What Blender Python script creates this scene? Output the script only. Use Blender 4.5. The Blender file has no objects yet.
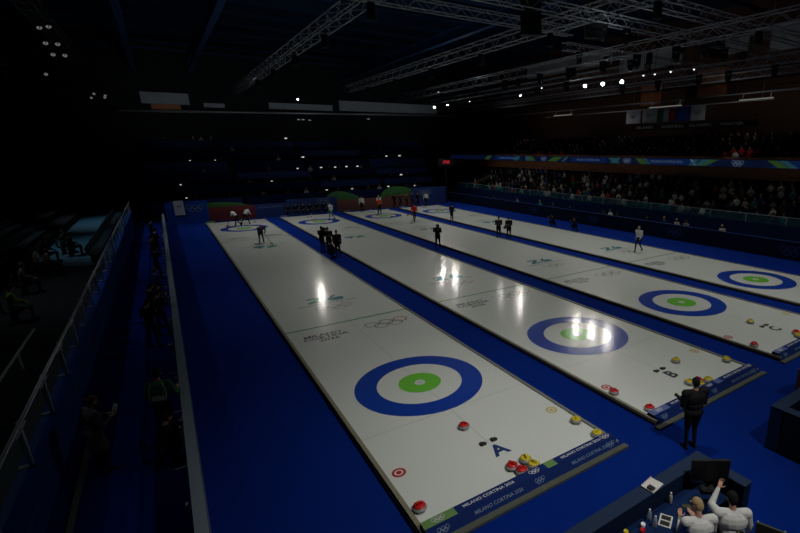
import bpy, math, random
from mathutils import Vector, Matrix
random.seed(7)
R = math.radians
PI = math.pi
SC = bpy.context.scene
COL = SC.collection

# ------------------------------------------------------------------ camera
cam_d = bpy.data.cameras.new('camera')
cam = bpy.data.objects.new('camera', cam_d)
COL.objects.link(cam)
cr = Vector((0.81219422, -0.58336417, -0.0051767))
cu = Vector((0.17039109, 0.2287233, 0.95846363))
cf = Vector((0.55794931, 0.77934068, -0.2851678))
cam.matrix_world = Matrix(((cr.x, cu.x, -cf.x, -5.12970255), (cr.y, cu.y, -cf.y, -11.6555292),
                           (cr.z, cu.z, -cf.z, 6.55805930), (0, 0, 0, 1)))
cam_d.sensor_width = 36
cam_d.lens = 472.888 / 800 * 36
cam_d.shift_x = -108.80 / 800
cam_d.shift_y = 21.79 / 800
cam_d.clip_end = 300
SC.camera = cam

# ------------------------------------------------------------------ world, exposure
W = bpy.data.worlds.new('hall_air')
SC.world = W
W.use_nodes = True
W.node_tree.nodes['Background'].inputs[0].default_value = (0.5, 0.7, 1.0, 1)
W.node_tree.nodes['Background'].inputs[1].default_value = 0.034
SC.view_settings.view_transform = 'Standard'
SC.view_settings.look = 'None'
SC.view_settings.exposure = 0
SC.view_settings.gamma = 1

# ------------------------------------------------------------------ the hall's downlights over the ice, and added fill spots
ICE_W = 4.74
PITCH = 6.278


def spot(x, y, z, tx, ty, tz, power, cone=80, blend=1.0, color=(1, .97, .92), radius=.18):
    d = bpy.data.lights.new('downlight', 'SPOT')
    d.energy = power
    d.spot_size = R(cone)
    d.spot_blend = blend
    d.color = color
    d.shadow_soft_size = radius
    o = bpy.data.objects.new('downlight', d)  # one name for the hall's downlights and the added fill spots
    COL.objects.link(o)
    o.location = (x, y, z)
    o.rotation_euler = (Vector((tx, ty, tz)) - Vector((x, y, z))).to_track_quat('-Z', 'Y').to_euler()
    return o


DOWN = []
for gx in (3.3, 13.2, 21.5):
    for gy in (-4, 3, 10, 17, 24, 31, 38):
        e = {3.3: 4700, 13.2: 3000, 21.5: 4200}[gx] * {-4: .22, 3: .13, 10: .17, 17: .13, 24: .19, 31: .28, 38: .36}[gy]
        if gx > 5 and 0 < gy < 25: e *= 1.5
        DOWN.append((gx, gy))
        spot(gx, gy, 11.84 if gx < 20 else 11.70, gx - (.9 if gx < 5 else .3), gy, 0, e, 88 if gx < 5 else 100)
for gy, e in ((-4, 60), (4, 130), (14, 520), (26, 1000), (38, 1300)):
    spot(-12.8, gy, 11.65, -6.6, gy, 0, e, 66, color=(.85, .92, 1))
# front fill spots added behind the camera, aimed down onto the near ends
for gx in (2, 11):
    spot(gx, -13, 13, gx + (-1.5 if gx < 5 else 1.5), -6.2, 0, 2900 if gx < 5 else 1500, 58)
for gy, e in ((4, 110), (14, 130), (24, 330), (34, 460), (43, 420)):  # added spots in place of spill light on the long stand's crowd
    spot(21.5, gy, 11.7, 30.5, gy - 1, 1.5, e, 70)
spot(26, 9, 11.5, 35.2, 10.9, 6, 260, 16)  # narrow spot added to brighten the red clad fans on the balcony
# washes on the hall's upper walls
for gx in (-2, 12, 26):
    spot(gx, 50, 9.5, gx, 63, 13.5, 260, 95, color=(.9, .95, 1))
for gy in (12, 28, 44):
    spot(33, gy, 7.6, 44, gy, 15, 110, 110, color=(1, .95, .9))
for gx, gy in ((6, 8), (17, 8), (8, 30), (20, 30)):  # uplights added to brighten the roof
    spot(gx, gy, 12.1, gx, gy, 18, 90, 160, color=(.8, .9, 1), radius=.4)
for gx in (0, 9, 18):
    spot(gx + 3, 38, 12.6, gx + 3, 48, 3, 260, 80, color=(.75, .85, 1))


# ------------------------------------------------------------------ materials
def mat(name, col, rough=.6, metal=0, spec=.5, emis=None, es=0, noise=None, bump=None, alpha=None, trans=0):
    m = bpy.data.materials.new(name)
    m.use_nodes = True
    nt = m.node_tree
    b = nt.nodes['Principled BSDF']
    b.inputs['Base Color'].default_value = (*col, 1)
    b.inputs['Roughness'].default_value = rough
    b.inputs['Metallic'].default_value = metal
    b.inputs['Specular IOR Level'].default_value = spec
    if emis:
        b.inputs['Emission Color'].default_value = (*emis, 1)
        b.inputs['Emission Strength'].default_value = es
    if alpha is not None:
        b.inputs['Alpha'].default_value = alpha
    if trans:
        b.inputs['Transmission Weight'].default_value = trans
    tc = nt.nodes.new('ShaderNodeTexCoord')
    if noise:
        sc, amt = noise
        n = nt.nodes.new('ShaderNodeTexNoise')
        n.inputs['Scale'].default_value = sc
        n.inputs['Detail'].default_value = 4
        r = nt.nodes.new('ShaderNodeMix')
        r.data_type = 'RGBA'
        r.inputs['A'].default_value = (*[c * (1 - amt) for c in col], 1)
        r.inputs['B'].default_value = (*[min(1, c * (1 + amt)) for c in col], 1)
        nt.links.new(tc.outputs['Object'], n.inputs['Vector'])
        nt.links.new(n.outputs['Fac'], r.inputs['Factor'])
        nt.links.new(r.outputs['Result'], b.inputs['Base Color'])
    if bump:
        sc, st = bump
        n = nt.nodes.new('ShaderNodeTexNoise')
        n.inputs['Scale'].default_value = sc
        n.inputs['Detail'].default_value = 2
        bp = nt.nodes.new('ShaderNodeBump')
        bp.inputs['Strength'].default_value = st
        bp.inputs['Distance'].default_value = .01
        nt.links.new(tc.outputs['Object'], n.inputs['Vector'])
        nt.links.new(n.outputs['Fac'], bp.inputs['Height'])
        nt.links.new(bp.outputs['Normal'], b.inputs['Normal'])
    return m


ICE_R = .125
M = {
    'ice': mat('ice', (.68, .725, .68), ICE_R, spec=.42, noise=(.5, .04), bump=(2.2, .10)),
    'ring_blue': mat('ring_blue', (.006, .048, .37), ICE_R, spec=.42, bump=(2.2, .10)),
    'ring_green': mat('ring_green', (.16, .56, .05), ICE_R, spec=.42, bump=(2.2, .10)),
    'ring_white': mat('ring_white', (.66, .72, .70), ICE_R, spec=.42, bump=(2.2, .10)),
    'line_green': mat('line_green', (.09, .30, .10), ICE_R, spec=.42),
    'line_grey': mat('line_grey', (.38, .40, .40), ICE_R, spec=.42),
    'ink_navy': mat('ink_navy', (.015, .04, .16), ICE_R, spec=.4),
    'ink_black': mat('ink_black', (.05, .06, .08), ICE_R, spec=.4),
    'ink_teal': mat('ink_teal', (.012, .19, .22), ICE_R, spec=.4),
    'ink_green': mat('ink_green', (.03, .26, .14), ICE_R, spec=.4),
    'ink_blue': mat('ink_blue', (.02, .10, .42), ICE_R, spec=.4),
    'ink_red': mat('ink_red', (.42, .02, .02), ICE_R, spec=.4),
    'ink_yellow': mat('ink_yellow', (.55, .44, .12), ICE_R, spec=.4),
    'ink_grey': mat('ink_grey', (.20, .23, .24), ICE_R, spec=.4),
    'carpet': mat('blue_carpet', (.0012, .019, .185), .95, spec=.05, noise=(1.4, .10)),
    'board_grey': mat('board_grey', (.16, .17, .15), .5, noise=(3, .15)),
    'board_gold': mat('board_gold', (.22, .21, .14), .5, noise=(3, .15)),
    'foam_blue': mat('foam_blue', (.005, .020, .12), .75, spec=.12),
    'foam_green': mat('foam_green', (.12, .25, .07), .5),
    'foam_violet': mat('foam_violet', (.10, .13, .30), .75, spec=.12),
    'white': mat('white_print', (.75, .78, .80), .5),
    'print_pale': mat('pale_print', (.14, .21, .34), .5),
    'curb': mat('curb', (.09, .10, .085), .75, spec=.12, noise=(4, .2)),
    'granite': mat('granite', (.30, .30, .30), .35, noise=(60, .35)),
    'red': mat('red_plastic', (.55, .012, .012), .3),
    'yellow': mat('yellow_plastic', (.62, .50, .02), .3),
    'rubber': mat('black_rubber', (.02, .02, .022), .7),
    'rail_grey': mat('rail_grey', (.17, .21, .25), .45),
    'rail_top': mat('rail_top', (.24, .31, .37), .4),
    'wall_blue': mat('wall_blue', (.004, .05, .30), .75, spec=.12),
    'wall_dark': mat('wall_dark', (.002, .006, .025), .75, spec=.12),
    'metal': mat('aluminium', (.50, .52, .54), .42, metal=.6),
    'metal_dim': mat('dull_aluminium', (.42, .44, .46), .5, metal=.2),
    'glass': mat('clear_panel', (.5, .75, .8), .12, alpha=.10, spec=.5),
    'glass_teal': mat('tinted_panel', (.012, .09, .13), .2, alpha=.30, spec=.3),
    'black': mat('black_paint', (.006, .006, .007), .6),
    'roof': mat('roof_deck', (.012, .035, .085), .75, spec=.12, noise=(.4, .3)),
    'beam_blue': mat('beam_blue', (.01, .045, .15), .6),
    'concrete': mat('concrete', (.42, .46, .50), .9, noise=(.6, .2)),
    'brown': mat('brown_wood', (.11, .048, .024), .6, noise=(1.5, .25)),
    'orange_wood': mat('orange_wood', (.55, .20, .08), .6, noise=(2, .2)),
    'stand_dark': mat('stand_dark', (.015, .018, .022), .75, spec=.12),
    'stand_teal': mat('stand_teal', (.015, .10, .16), .8),
    'seat_teal': mat('seat_teal', (.008, .030, .040), .5),
    'tier_blue': mat('tier_blue', (.002, .012, .06), .75, spec=.12),
    'tier_blue2': mat('tier_blue_bright', (.004, .026, .14), .7),
    'panel_red': mat('panel_red', (.12, .012, .016), .6, noise=(1, .2)),
    'panel_rust': mat('panel_rust', (.13, .05, .035), .6, noise=(1, .2)),
    'wave_green': mat('wave_green', (.03, .13, .03), .6),
    'led_blue': mat('led_blue', (.01, .04, .2), .4, emis=(.02, .10, .50), es=.065),
    'led_navy': mat('led_navy', (.01, .02, .08), .4, emis=(.02, .05, .22), es=.06),
    'led_green': mat('led_green', (.03, .12, .02), .4, emis=(.22, .55, .10), es=.06),
    'led_cyan': mat('led_cyan', (.03, .12, .14), .4, emis=(.15, .55, .65), es=.06),
    'led_text': mat('led_text', (.2, .2, .2), .4, emis=(.45, .65, 1), es=.11),
    'led_red': mat('led_red', (.2, .02, .02), .4, emis=(1, .03, .05), es=.45),
    'lamp_hot': mat('lamp_hot', (.05, .05, .05), .3, emis=(1, .96, .88), es=620),
    'lamp_beam': mat('lamp_beam', (.05, .05, .05), .3, emis=(1, .96, .88), es=800),
    'lamp_tube': mat('lamp_tube', (.05, .05, .05), .3, emis=(1, .97, .92), es=.16),
    'fascia': mat('balcony_fascia', (.30, .12, .055), .6, noise=(1, .2)),
    'lamp_mid': mat('lamp_mid', (.05, .05, .05), .3, emis=(.9, .95, 1), es=2.2),
    'lamp_small': mat('lamp_small', (.05, .05, .05), .3, emis=(1, 1, 1), es=.5),
    'lamp_dim': mat('lamp_dim', (.05, .05, .05), .3, emis=(1, 1, .95), es=.12),
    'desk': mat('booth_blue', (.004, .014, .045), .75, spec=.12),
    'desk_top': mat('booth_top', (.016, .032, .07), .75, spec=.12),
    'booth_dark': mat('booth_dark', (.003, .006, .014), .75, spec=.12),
    'table_blue': mat('table_blue', (.004, .018, .075), .75, spec=.12),
    'screen': mat('black_screen', (.003, .003, .004), .35),
    'paper': mat('paper', (.62, .62, .58), .7),
    'clear_plastic': mat('clear_plastic', (.55, .62, .68), .2, alpha=.5),
    'skin': mat('skin', (.50, .27, .19), .6),
    'f_green': mat('flag_green', (.02, .18, .06), .8),
    'f_white': mat('flag_white', (.50, .52, .55), .8),
    'f_red': mat('flag_red', (.40, .03, .04), .8),
    'f_blue': mat('flag_blue', (.02, .07, .38), .8),
}
CLOTH = {
    'white': (.60, .61, .60), 'cream': (.45, .42, .36), 'black': (.008, .008, .010), 'navy': (.01, .02, .07), 'red': (.50, .02, .02),
    'orange': (.50, .09, .03), 'grey': (.13, .13, .13), 'dark grey': (.028, .030, .030), 'teal': (.03, .20, .24),
    'green': (.03, .18, .08), 'blue': (.02, .08, .30), 'brown': (.08, .045, .025), 'dark green': (.012, .07, .035),
    'blonde': (.38, .27, .14), 'reddish': (.22, .07, .03), 'lime': (.25, .42, .04), 'olive': (.06, .065, .04)}
for k in list(M):                            # the ice and all that is frozen into it share a sharp gloss and a coat whose broad sheen mimics glare haze
    if k == 'ice' or k.startswith(('ring_', 'ink_', 'line_')):
        bs = M[k].node_tree.nodes['Principled BSDF']
        bs.inputs['Coat Weight'].default_value = .8
        bs.inputs['Coat Roughness'].default_value = .34
        bs.inputs['Coat IOR'].default_value = 1.33
for k, v in CLOTH.items():
    M['c_' + k] = mat('cloth_' + k.replace(' ', '_'), v, .85, spec=.2, bump=(30, .15))


# ------------------------------------------------------------------ helpers
class MB:
    def __init__(s):
        s.v, s.f, s.m = [], [], []

    def add(s, vs, fs, mi=0):
        o = len(s.v)
        s.v += [tuple(v) for v in vs]
        for f in fs:
            s.f.append([i + o for i in f])
            s.m.append(mi)
        return s

    def box(s, x0, x1, y0, y1, z0, z1, mi=0):
        if x0 > x1: x0, x1 = x1, x0
        if y0 > y1: y0, y1 = y1, y0
        if z0 > z1: z0, z1 = z1, z0
        vs = [(x, y, z) for z in (z0, z1) for x, y in ((x0, y0), (x1, y0), (x1, y1), (x0, y1))]
        return s.add(vs, [(3, 2, 1, 0), (4, 5, 6, 7), (0, 1, 5, 4), (1, 2, 6, 5), (2, 3, 7, 6), (3, 0, 4, 7)], mi)

    def tube(s, pts, rad, n=8, mi=0, cap=True):
        pts = [Vector(p) for p in pts]
        rad = rad if isinstance(rad, (list, tuple)) else [rad] * len(pts)
        base = len(s.v)
        prev = None
        for i, p in enumerate(pts):
            t = (pts[min(i + 1, len(pts) - 1)] - pts[max(i - 1, 0)]).normalized()
            if prev is None:
                a = Vector((0, 0, 1)) if abs(t.z) < .9 else Vector((1, 0, 0))
                u = t.cross(a).normalized()
            else:
                u = (prev - t * prev.dot(t)).normalized()
            prev = u
            w = t.cross(u)
            for k in range(n):
                a = 2 * PI * k / n
                s.v.append(tuple(p + (u * math.cos(a) + w * math.sin(a)) * rad[i]))
        for i in range(len(pts) - 1):
            for k in range(n):
                a, b = base + i * n + k, base + i * n + (k + 1) % n
                s.f.append([a, b, b + n, a + n])
                s.m.append(mi)
        if cap:
            s.f.append([base + k for k in range(n)][::-1]); s.m.append(mi)
            s.f.append([base + (len(pts) - 1) * n + k for k in range(n)]); s.m.append(mi)
        return s

    def sphere(s, c, r, nu=10, nv=7, mi=0, rot=None, zmin=-1, fmax=None):
        """ellipsoid; zmin cuts the lower part off (unit coordinates)"""
        r = r if isinstance(r, (tuple, list)) else (r, r, r)
        base = len(s.v)
        a0 = PI * .5 if zmin <= -1 else 0
        lo = -PI / 2 if zmin <= -1 else math.asin(zmin)
        rows = []
        for i in range(nv + 1):
            th = lo + (PI / 2 - lo) * i / nv
            row = []
            one = abs(math.cos(th)) < 1e-6
            for k in range(1 if one else nu):
                a = 2 * PI * k / nu
                p = Vector((math.cos(th) * math.cos(a) * r[0], math.cos(th) * math.sin(a) * r[1], math.sin(th) * r[2]))
                if rot is not None: p = rot @ p
                row.append(len(s.v)); s.v.append(tuple(Vector(c) + p))
            rows.append(row)
        for i in range(nv):
            A, B = rows[i], rows[i + 1]
            for k in range(nu):
                k2 = (k + 1) % nu
                if len(A) == 1: f = [A[0], B[k2], B[k]]
                elif len(B) == 1: f = [A[k], A[k2], B[0]]
                else: f = [A[k], A[k2], B[k2], B[k]]
                s.f.append(f); s.m.append(mi)
        if len(rows[0]) > 1:
            s.f.append(rows[0][::-1]); s.m.append(mi)
        return s

    def lathe(s, prof, n=24, mi=0, c=(0, 0, 0)):
        base = len(s.v)
        for r, z in prof:
            for k in range(n):
                a = 2 * PI * k / n
                s.v.append((c[0] + r * math.cos(a), c[1] + r * math.sin(a), c[2] + z))
        for i in range(len(prof) - 1):
            for k in range(n):
                a, b = base + i * n + k, base + i * n + (k + 1) % n
                s.f.append([a, b, b + n, a + n]); s.m.append(mi)
        s.f.append([base + k for k in range(n)][::-1]); s.m.append(mi)
        s.f.append([base + (len(prof) - 1) * n + k for k in range(n)]); s.m.append(mi)
        return s

    def ring(s, cx, cy, r0, r1, z, n=72, mi=0):
        vs = []
        for k in range(n):
            a = 2 * PI * k / n
            vs += [(cx + r0 * math.cos(a), cy + r0 * math.sin(a), z), (cx + r1 * math.cos(a), cy + r1 * math.sin(a), z)]
        return s.add(vs, [(2 * k, 2 * k + 1, (2 * k + 3) % (2 * n), (2 * k + 2) % (2 * n)) for k in range(n)], mi)

    def disc(s, cx, cy, r, z, n=48, mi=0):
        return s.add([(cx + r * math.cos(2 * PI * k / n), cy + r * math.sin(2 * PI * k / n), z) for k in range(n)], [list(range(n))], mi)

    def poly(s, pts, mi=0):
        return s.add(pts, [list(range(len(pts)))], mi)

    def mesh(s, name, mats):
        me = bpy.data.meshes.new(name)
        me.from_pydata(s.v, [], s.f)
        for m_ in (mats if isinstance(mats, (list, tuple)) else [mats]):
            me.materials.append(M[m_] if isinstance(m_, str) else m_)
        me.polygons.foreach_set('material_index', s.m)
        me.update()
        return me

    def build(s, name, mats, parent=None, smooth=False, label=None):
        me = s.mesh(name, mats)
        if smooth:
            me.polygons.foreach_set('use_smooth', [True] * len(me.polygons))
        o = bpy.data.objects.new(name, me)
        COL.objects.link(o)
        if parent: o.parent = parent
        if label: o['label'] = label
        return o


def tag(o, label=None, cat=None, group=None, kind=None):
    if label: o['label'] = label
    if cat: o['category'] = cat
    if group: o['group'] = group
    if kind: o['kind'] = kind
    return o


def struct(o):
    o['kind'] = 'structure'
    return o


def empty(name, loc, rz=0, label=None, cat=None, group=None):
    o = bpy.data.objects.new(name, None)
    COL.objects.link(o)
    o.location = loc
    o.rotation_euler = (0, 0, rz)
    o.empty_display_size = .1
    return tag(o, label, cat, group)


def copy_tree(o, parent=None):
    c = o.copy()
    COL.objects.link(c)
    c.parent = parent
    for ch in list(o.children):
        copy_tree(ch, c)
    return c


def evaluated(o):
    dg = bpy.context.evaluated_depsgraph_get()
    dg.update()
    me = bpy.data.meshes.new_from_object(o.evaluated_get(dg))
    return me


_tx = {}


def text(name, s, size, m, parent, mw, extrude=0.0, sx=1.0, bold=0.0, shear=0.0, label=None):
    key = (s, size, sx, bold, extrude, shear)
    if key not in _tx:
        c = bpy.data.curves.new('lettering', 'FONT')
        c.body = s
        c.size = size
        c.align_x = 'CENTER'; c.align_y = 'CENTER'
        c.extrude = extrude
        c.offset = bold
        c.shear = shear
        c.resolution_u = 2
        t = bpy.data.objects.new('lettering', c)
        COL.objects.link(t)
        me = evaluated(t)
        for v in me.vertices: v.co.x *= sx
        bpy.data.objects.remove(t); bpy.data.curves.remove(c)
        me.materials.clear()
        _tx[key] = me
    me = _tx[key].copy()
    me.materials.append(M[m])
    o = bpy.data.objects.new(name, me)
    COL.objects.link(o)
    o.parent = parent
    o.matrix_local = mw
    if label: o['label'] = label
    return o


def flat(x, y, z, rz=0):
    return Matrix.Translation((x, y, z)) @ Matrix.Rotation(rz, 4, 'Z')


def upright(x, y, z, rz=0):
    """text plane standing; faces -Y for rz=0"""
    return Matrix.Translation((x, y, z)) @ Matrix.Rotation(rz, 4, 'Z') @ Matrix.Rotation(PI / 2, 4, 'X')


def five_rings(name, w, parent, mw, mats, thick=.10):
    """five interlaced ring emblem of width w in its own xy plane"""
    r = w / 6.6
    b = MB()
    for i, (cx, cy) in enumerate(((-2.25, .5), (0, .5), (2.25, .5), (-1.12, -.5), (1.12, -.5))):
        b.ring(cx * r, cy * r, r * (1 - thick), r * (1 + thick), i * .0004, 28, i if len(mats) > 1 else 0)
    o = b.build(name, mats, parent)
    o.matrix_local = mw
    return o


# ------------------------------------------------------------------ people
def seg(a, b, ra, rb, m): return (Vector(a), Vector(b), ra, rb, m)


def body_mesh(segs, blobs, mats, voxel, fingers=()):
    """one continuous surface: tapered limbs fused by a voxel remesh, coloured by the nearest limb"""
    b = MB()
    n = 10
    for a, c, ra, rb, m_ in segs:
        d = c - a
        if d.length < 1e-5: continue
        q = d.to_track_quat('Z', 'Y').to_matrix()
        b.sphere(a, ra, n, 6); b.sphere(c, rb, n, 6)
        b.tube([a, c], [ra, rb], n)
    for c, r, rot, m_ in blobs:
        b.sphere(c, r, 12, 8, rot=rot)
    for pts, rads in fingers:
        b.tube(pts, rads, 6); b.sphere(pts[-1], rads[-1], 6, 4)
    me = b.mesh('body', 'skin')
    t = bpy.data.objects.new('body', me)
    COL.objects.link(t)
    md = t.modifiers.new('r', 'REMESH'); md.mode = 'VOXEL'; md.voxel_size = voxel
    sm = t.modifiers.new('s', 'SMOOTH'); sm.factor = .5; sm.iterations = 2
    out = evaluated(t)
    bpy.data.objects.remove(t); bpy.data.meshes.remove(me)
    out.materials.clear()
    for m_ in mats: out.materials.append(M[m_])
    idx = []
    for p in out.polygons:
        c = p.center
        best, bi = 1e9, 0
        for a, e, ra, rb, m_ in segs:
            d = e - a
            L = d.length_squared
            k = 0 if L < 1e-9 else max(0, min(1, (c - a).dot(d) / L))
            q = (c - a - d * k).length - (ra + (rb - ra) * k)
            if q < best: best, bi = q, m_
        for bc, r, rot, m_ in blobs:
            v = c - bc
            if rot is not None: v = rot.transposed() @ v
            s = math.sqrt((v.x / r[0]) ** 2 + (v.y / r[1]) ** 2 + (v.z / r[2]) ** 2)
            q = (s - 1) * min(r)
            if q < best: best, bi = q, m_
        for pts, rads in fingers:
            for f in pts:
                q = (c - Vector(f)).length - rads[0] * 1.3
                if q < best: best, bi = q, 0
        idx.append(bi)
    out.polygons.foreach_set('material_index', idx)
    out.polygons.foreach_set('use_smooth', [True] * len(out.polygons))
    return out


# material slots of every body: 0 skin, 1 top, 2 trousers, 3 shoes, 4 second colour
POSES = {
    # pelvis z, lean (deg), knees, ankles, elbows, wrists relative to the shoulder/hip frames (absolute local, facing +Y)
    'stand': dict(pz=.93, lean=2, knee=((.10, .03, .50), (-.10, .03, .50)), ank=((.11, -.01, .09), (-.11, -.01, .09)),
                  elb=((.25, -.03, 1.13), (-.25, -.03, 1.13)), wri=((.24, .08, .88), (-.24, .08, .88)), head=0),
    'walk': dict(pz=.92, lean=4, knee=((.10, .16, .50), (-.09, -.02, .49)), ank=((.10, .22, .09), (-.09, -.33, .16)),
                 elb=((.26, -.12, 1.15), (-.26, .06, 1.13)), wri=((.27, -.05, .90), (-.25, .24, .97)), head=8),
    'hold': dict(pz=.93, lean=4, knee=((.11, .04, .50), (-.11, .02, .50)), ank=((.14, .02, .09), (-.14, -.04, .09)),
                 elb=((.25, .06, 1.14), (-.25, .06, 1.14)), wri=((.10, .30, 1.22), (-.10, .30, 1.22)), head=10),
    'film': dict(pz=.93, lean=5, knee=((.11, .06, .50), (-.12, .0, .50)), ank=((.15, .06, .09), (-.15, -.08, .09)),
                 elb=((.27, .10, 1.24), (-.26, .12, 1.20)), wri=((.16, .26, 1.50), (-.08, .30, 1.40)), head=5),
    'bend': dict(pz=.90, lean=55, knee=((.12, .06, .48), (-.12, .02, .48)), ank=((.15, .02, .09), (-.15, -.04, .09)),
                 elb=((.24, .52, .98), (-.24, .50, .98)), wri=((.14, .66, .78), (-.14, .60, .80)), head=35),
    'sweep': dict(pz=.86, lean=42, knee=((.14, .22, .48), (-.12, -.08, .46)), ank=((.17, .26, .09), (-.14, -.36, .12)),
                  elb=((.27, .40, 1.00), (-.26, .34, .98)), wri=((.10, .60, .86), (-.05, .50, .96)), head=35),
    'crouch': dict(pz=.40, lean=18, knee=((.19, .34, .52), (-.16, .30, .34)), ank=((.16, .08, .09), (-.15, -.12, .10)),
                   elb=((.26, .22, .68), (-.25, .22, .68)), wri=((.09, .42, .86), (-.09, .42, .84)), head=6),
    'sit': dict(pz=.50, lean=6, knee=((.13, .44, .50), (-.13, .44, .50)), ank=((.12, .40, .09), (-.12, .42, .09)),
                elb=((.25, .08, .78), (-.25, .08, .78)), wri=((.15, .34, .66), (-.13, .34, .66)), head=6),
}


def person(name, pose, top='black', legs='black', shoes='black', hair='brown', hair_kind='short', detail=1, label=None, cat='person',
           group=None, coat=False, over=None, fat=1.0, hat=False, second=None):
    P = dict(POSES[pose])
    if over: P.update(over)
    root = empty(name, (0, 0, 0), 0, label, cat, group)
    pel = Vector((0, 0, P['pz']))
    ln = R(P['lean'])
    up = Vector((0, math.sin(ln), math.cos(ln)))
    fw = Vector((0, math.cos(ln), -math.sin(ln)))
    chest = pel + up * .32
    neckb = pel + up * .54
    hl = R(P['lean'] * .45 + P['head'])
    hup = Vector((0, math.sin(hl), math.cos(hl)))
    hyaw = P.get('yaw', 0)
    hfw = Vector((0, math.cos(hl), -math.sin(hl)))
    headc = neckb + hup * .185 + hfw * .025
    hq = Matrix.Rotation(-hl, 3, 'X') @ Matrix.Rotation(hyaw, 3, 'Z')
    S = []
    B = []
    g = fat
    B.append((pel + up * .02, (.165 * g, .125 * g, .13), Matrix.Rotation(-ln * .5, 3, 'X'), 2 if not coat else 1))
    B.append((pel + up * .20, (.155 * g, .115 * g, .17), Matrix.Rotation(-ln, 3, 'X'), 1))
    B.append((pel + up * .37, (.185 * g, .13 * g, .19), Matrix.Rotation(-ln, 3, 'X'), 1))
    for i, sx in enumerate((1, -1)):
        sh = pel + up * .49 + Vector((sx * .175 * g, 0, 0))
        S.append(seg(neckb - up * .04, sh, .065, .068 * g, 1))
        el, wr = Vector(P['elb'][i]), Vector(P['wri'][i])
        S.append(seg(sh, el, .062 * g, .046 * g, 1))
        S.append(seg(el, wr, .046 * g, .034, 1))
        # hand
        d = (wr - el).normalized()
        side = Vector((-sx, 0, 0))
        pn = d.cross(side)
        pn = Vector((0, 0, -1)) if pn.length < .1 else pn.normalized()
        side = (side - d * side.dot(d)).normalized()
        S.append(seg(wr, wr + d * .03, .027, .027, 0))
        palm = wr + d * .07
        q = Matrix((side, d, pn)).transposed()
        B.append((palm, (.040, .050, .018), q, 0))
        hip = pel + Vector((sx * .09, 0, -.02))
        kn, an = Vector(P['knee'][i]), Vector(P['ank'][i])
        S.append(seg(hip, kn, .092 * g, .060, 2))
        S.append(seg(kn, an, .058, .043, 2))
        S.append(seg(an + Vector((0, -.03, -.035)), an + Vector((0, .15, -.05)), .045, .035, 3))
        if coat:
            k2 = hip.lerp(kn, .75)
            S.append(seg(hip + Vector((0, 0, .05)), k2, .135, .145, 1))
    S.append(seg(neckb - up * .03, neckb + hup * .10, .058, .052, 0))
    B.append((headc, (.074, .092, .108), hq, 0))
    B.append((headc + hq @ Vector((0, .022, -.055)), (.052, .062, .062), hq, 0))
    F = []
    if detail >= 2:
        B.append((headc + hq @ Vector((0, .098, -.012)), (.013, .020, .020), hq, 0))
        for sx in (1, -1):
            B.append((headc + hq @ Vector((sx * .076, -.005, -.005)), (.010, .018, .030), hq, 0))
        B.append((headc + hq @ Vector((0, .084, -.055)), (.024, .010, .009), hq, 0))
        for i, sx in enumerate((1, -1)):
            el, wr = Vector(P['elb'][i]), Vector(P['wri'][i])
            d = (wr - el).normalized()
            side = Vector((-sx, 0, 0)); side = (side - d * side.dot(d)).normalized()
            pn = d.cross(side).normalized()
            if sx < 0: pn = -pn
            if P.get('curl_up'): pn = -pn
            for k, (off, L) in enumerate(((.030, .068), (.010, .078), (-.010, .072), (-.029, .055))):
                p0 = wr + d * .085 + side * off
                F.append(([p0, p0 + d * .05 + side * off * .1, p0 + d * (.05 + L * .38) + pn * L * .25, p0 + d * (.05 + L * .5) + pn * L * .6], [.0100, .0095, .0088, .0078]))
            p0 = wr + d * .045 + side * .030
            F.append(([p0, p0 + side * .035 + d * .025 + pn * .012, p0 + side * .045 + d * .055 + pn * .03], [.012, .0105, .009]))
    me = body_mesh(S, B, ['skin', 'c_' + top, 'c_' + legs, 'c_' + shoes], {1: .026, 2: .011, 0: .045}[detail], F)
    me.name = 'body'
    bo = bpy.data.objects.new('body', me)
    COL.objects.link(bo); bo.parent = root
    # hair: a cap over the back and top of the skull
    h = MB()
    nu = 16 if detail else 8
    k = 1.0
    up_c = headc + hq @ Vector((0, -.012, .016))
    h.sphere(up_c, (.083 * k, .096 * k, .108 * k), nu, 7, rot=hq, zmin=-.05)
    h.sphere(headc + hq @ Vector((0, -.030, -.006)), (.080, .082, .100 if hair_kind == 'short' else .125), nu, 7, rot=hq)
    if hair_kind == 'long':
        h.sphere(headc + hq @ Vector((0, -.055, -.08)), (.085, .06, .14), nu, 7, rot=hq)
    if hair_kind == 'bun':
        h.sphere(headc + hq @ Vector((0, -.115, .03)), (.04, .04, .04), nu, 6, rot=hq)
    ho = h.build('cap' if hat else 'hair', 'c_' + hair, root, True)
    if hat:
        v = MB()
        v.sphere(headc + hq @ Vector((0, .10, .035)), (.062, .07, .012), 12, 5, rot=hq)
        v.build('cap_brim', 'c_' + hair, ho, True)
    if detail >= 2:
        for sx in (1, -1):
            e = MB(); e.sphere(headc + hq @ Vector((sx * .030, .086, .010)), .011, 8, 6)
            e.build('eye', 'black', root, True)
    root['_head'] = list(headc)
    return root


def put(o, x, y, z=0, deg=0, s=1.0):
    o.location = (x, y, z)
    o.rotation_euler = (0, 0, R(deg))
    o.scale = (s, s, s)
    if '_head' in o.keys(): del o['_head']
    return o

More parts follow.
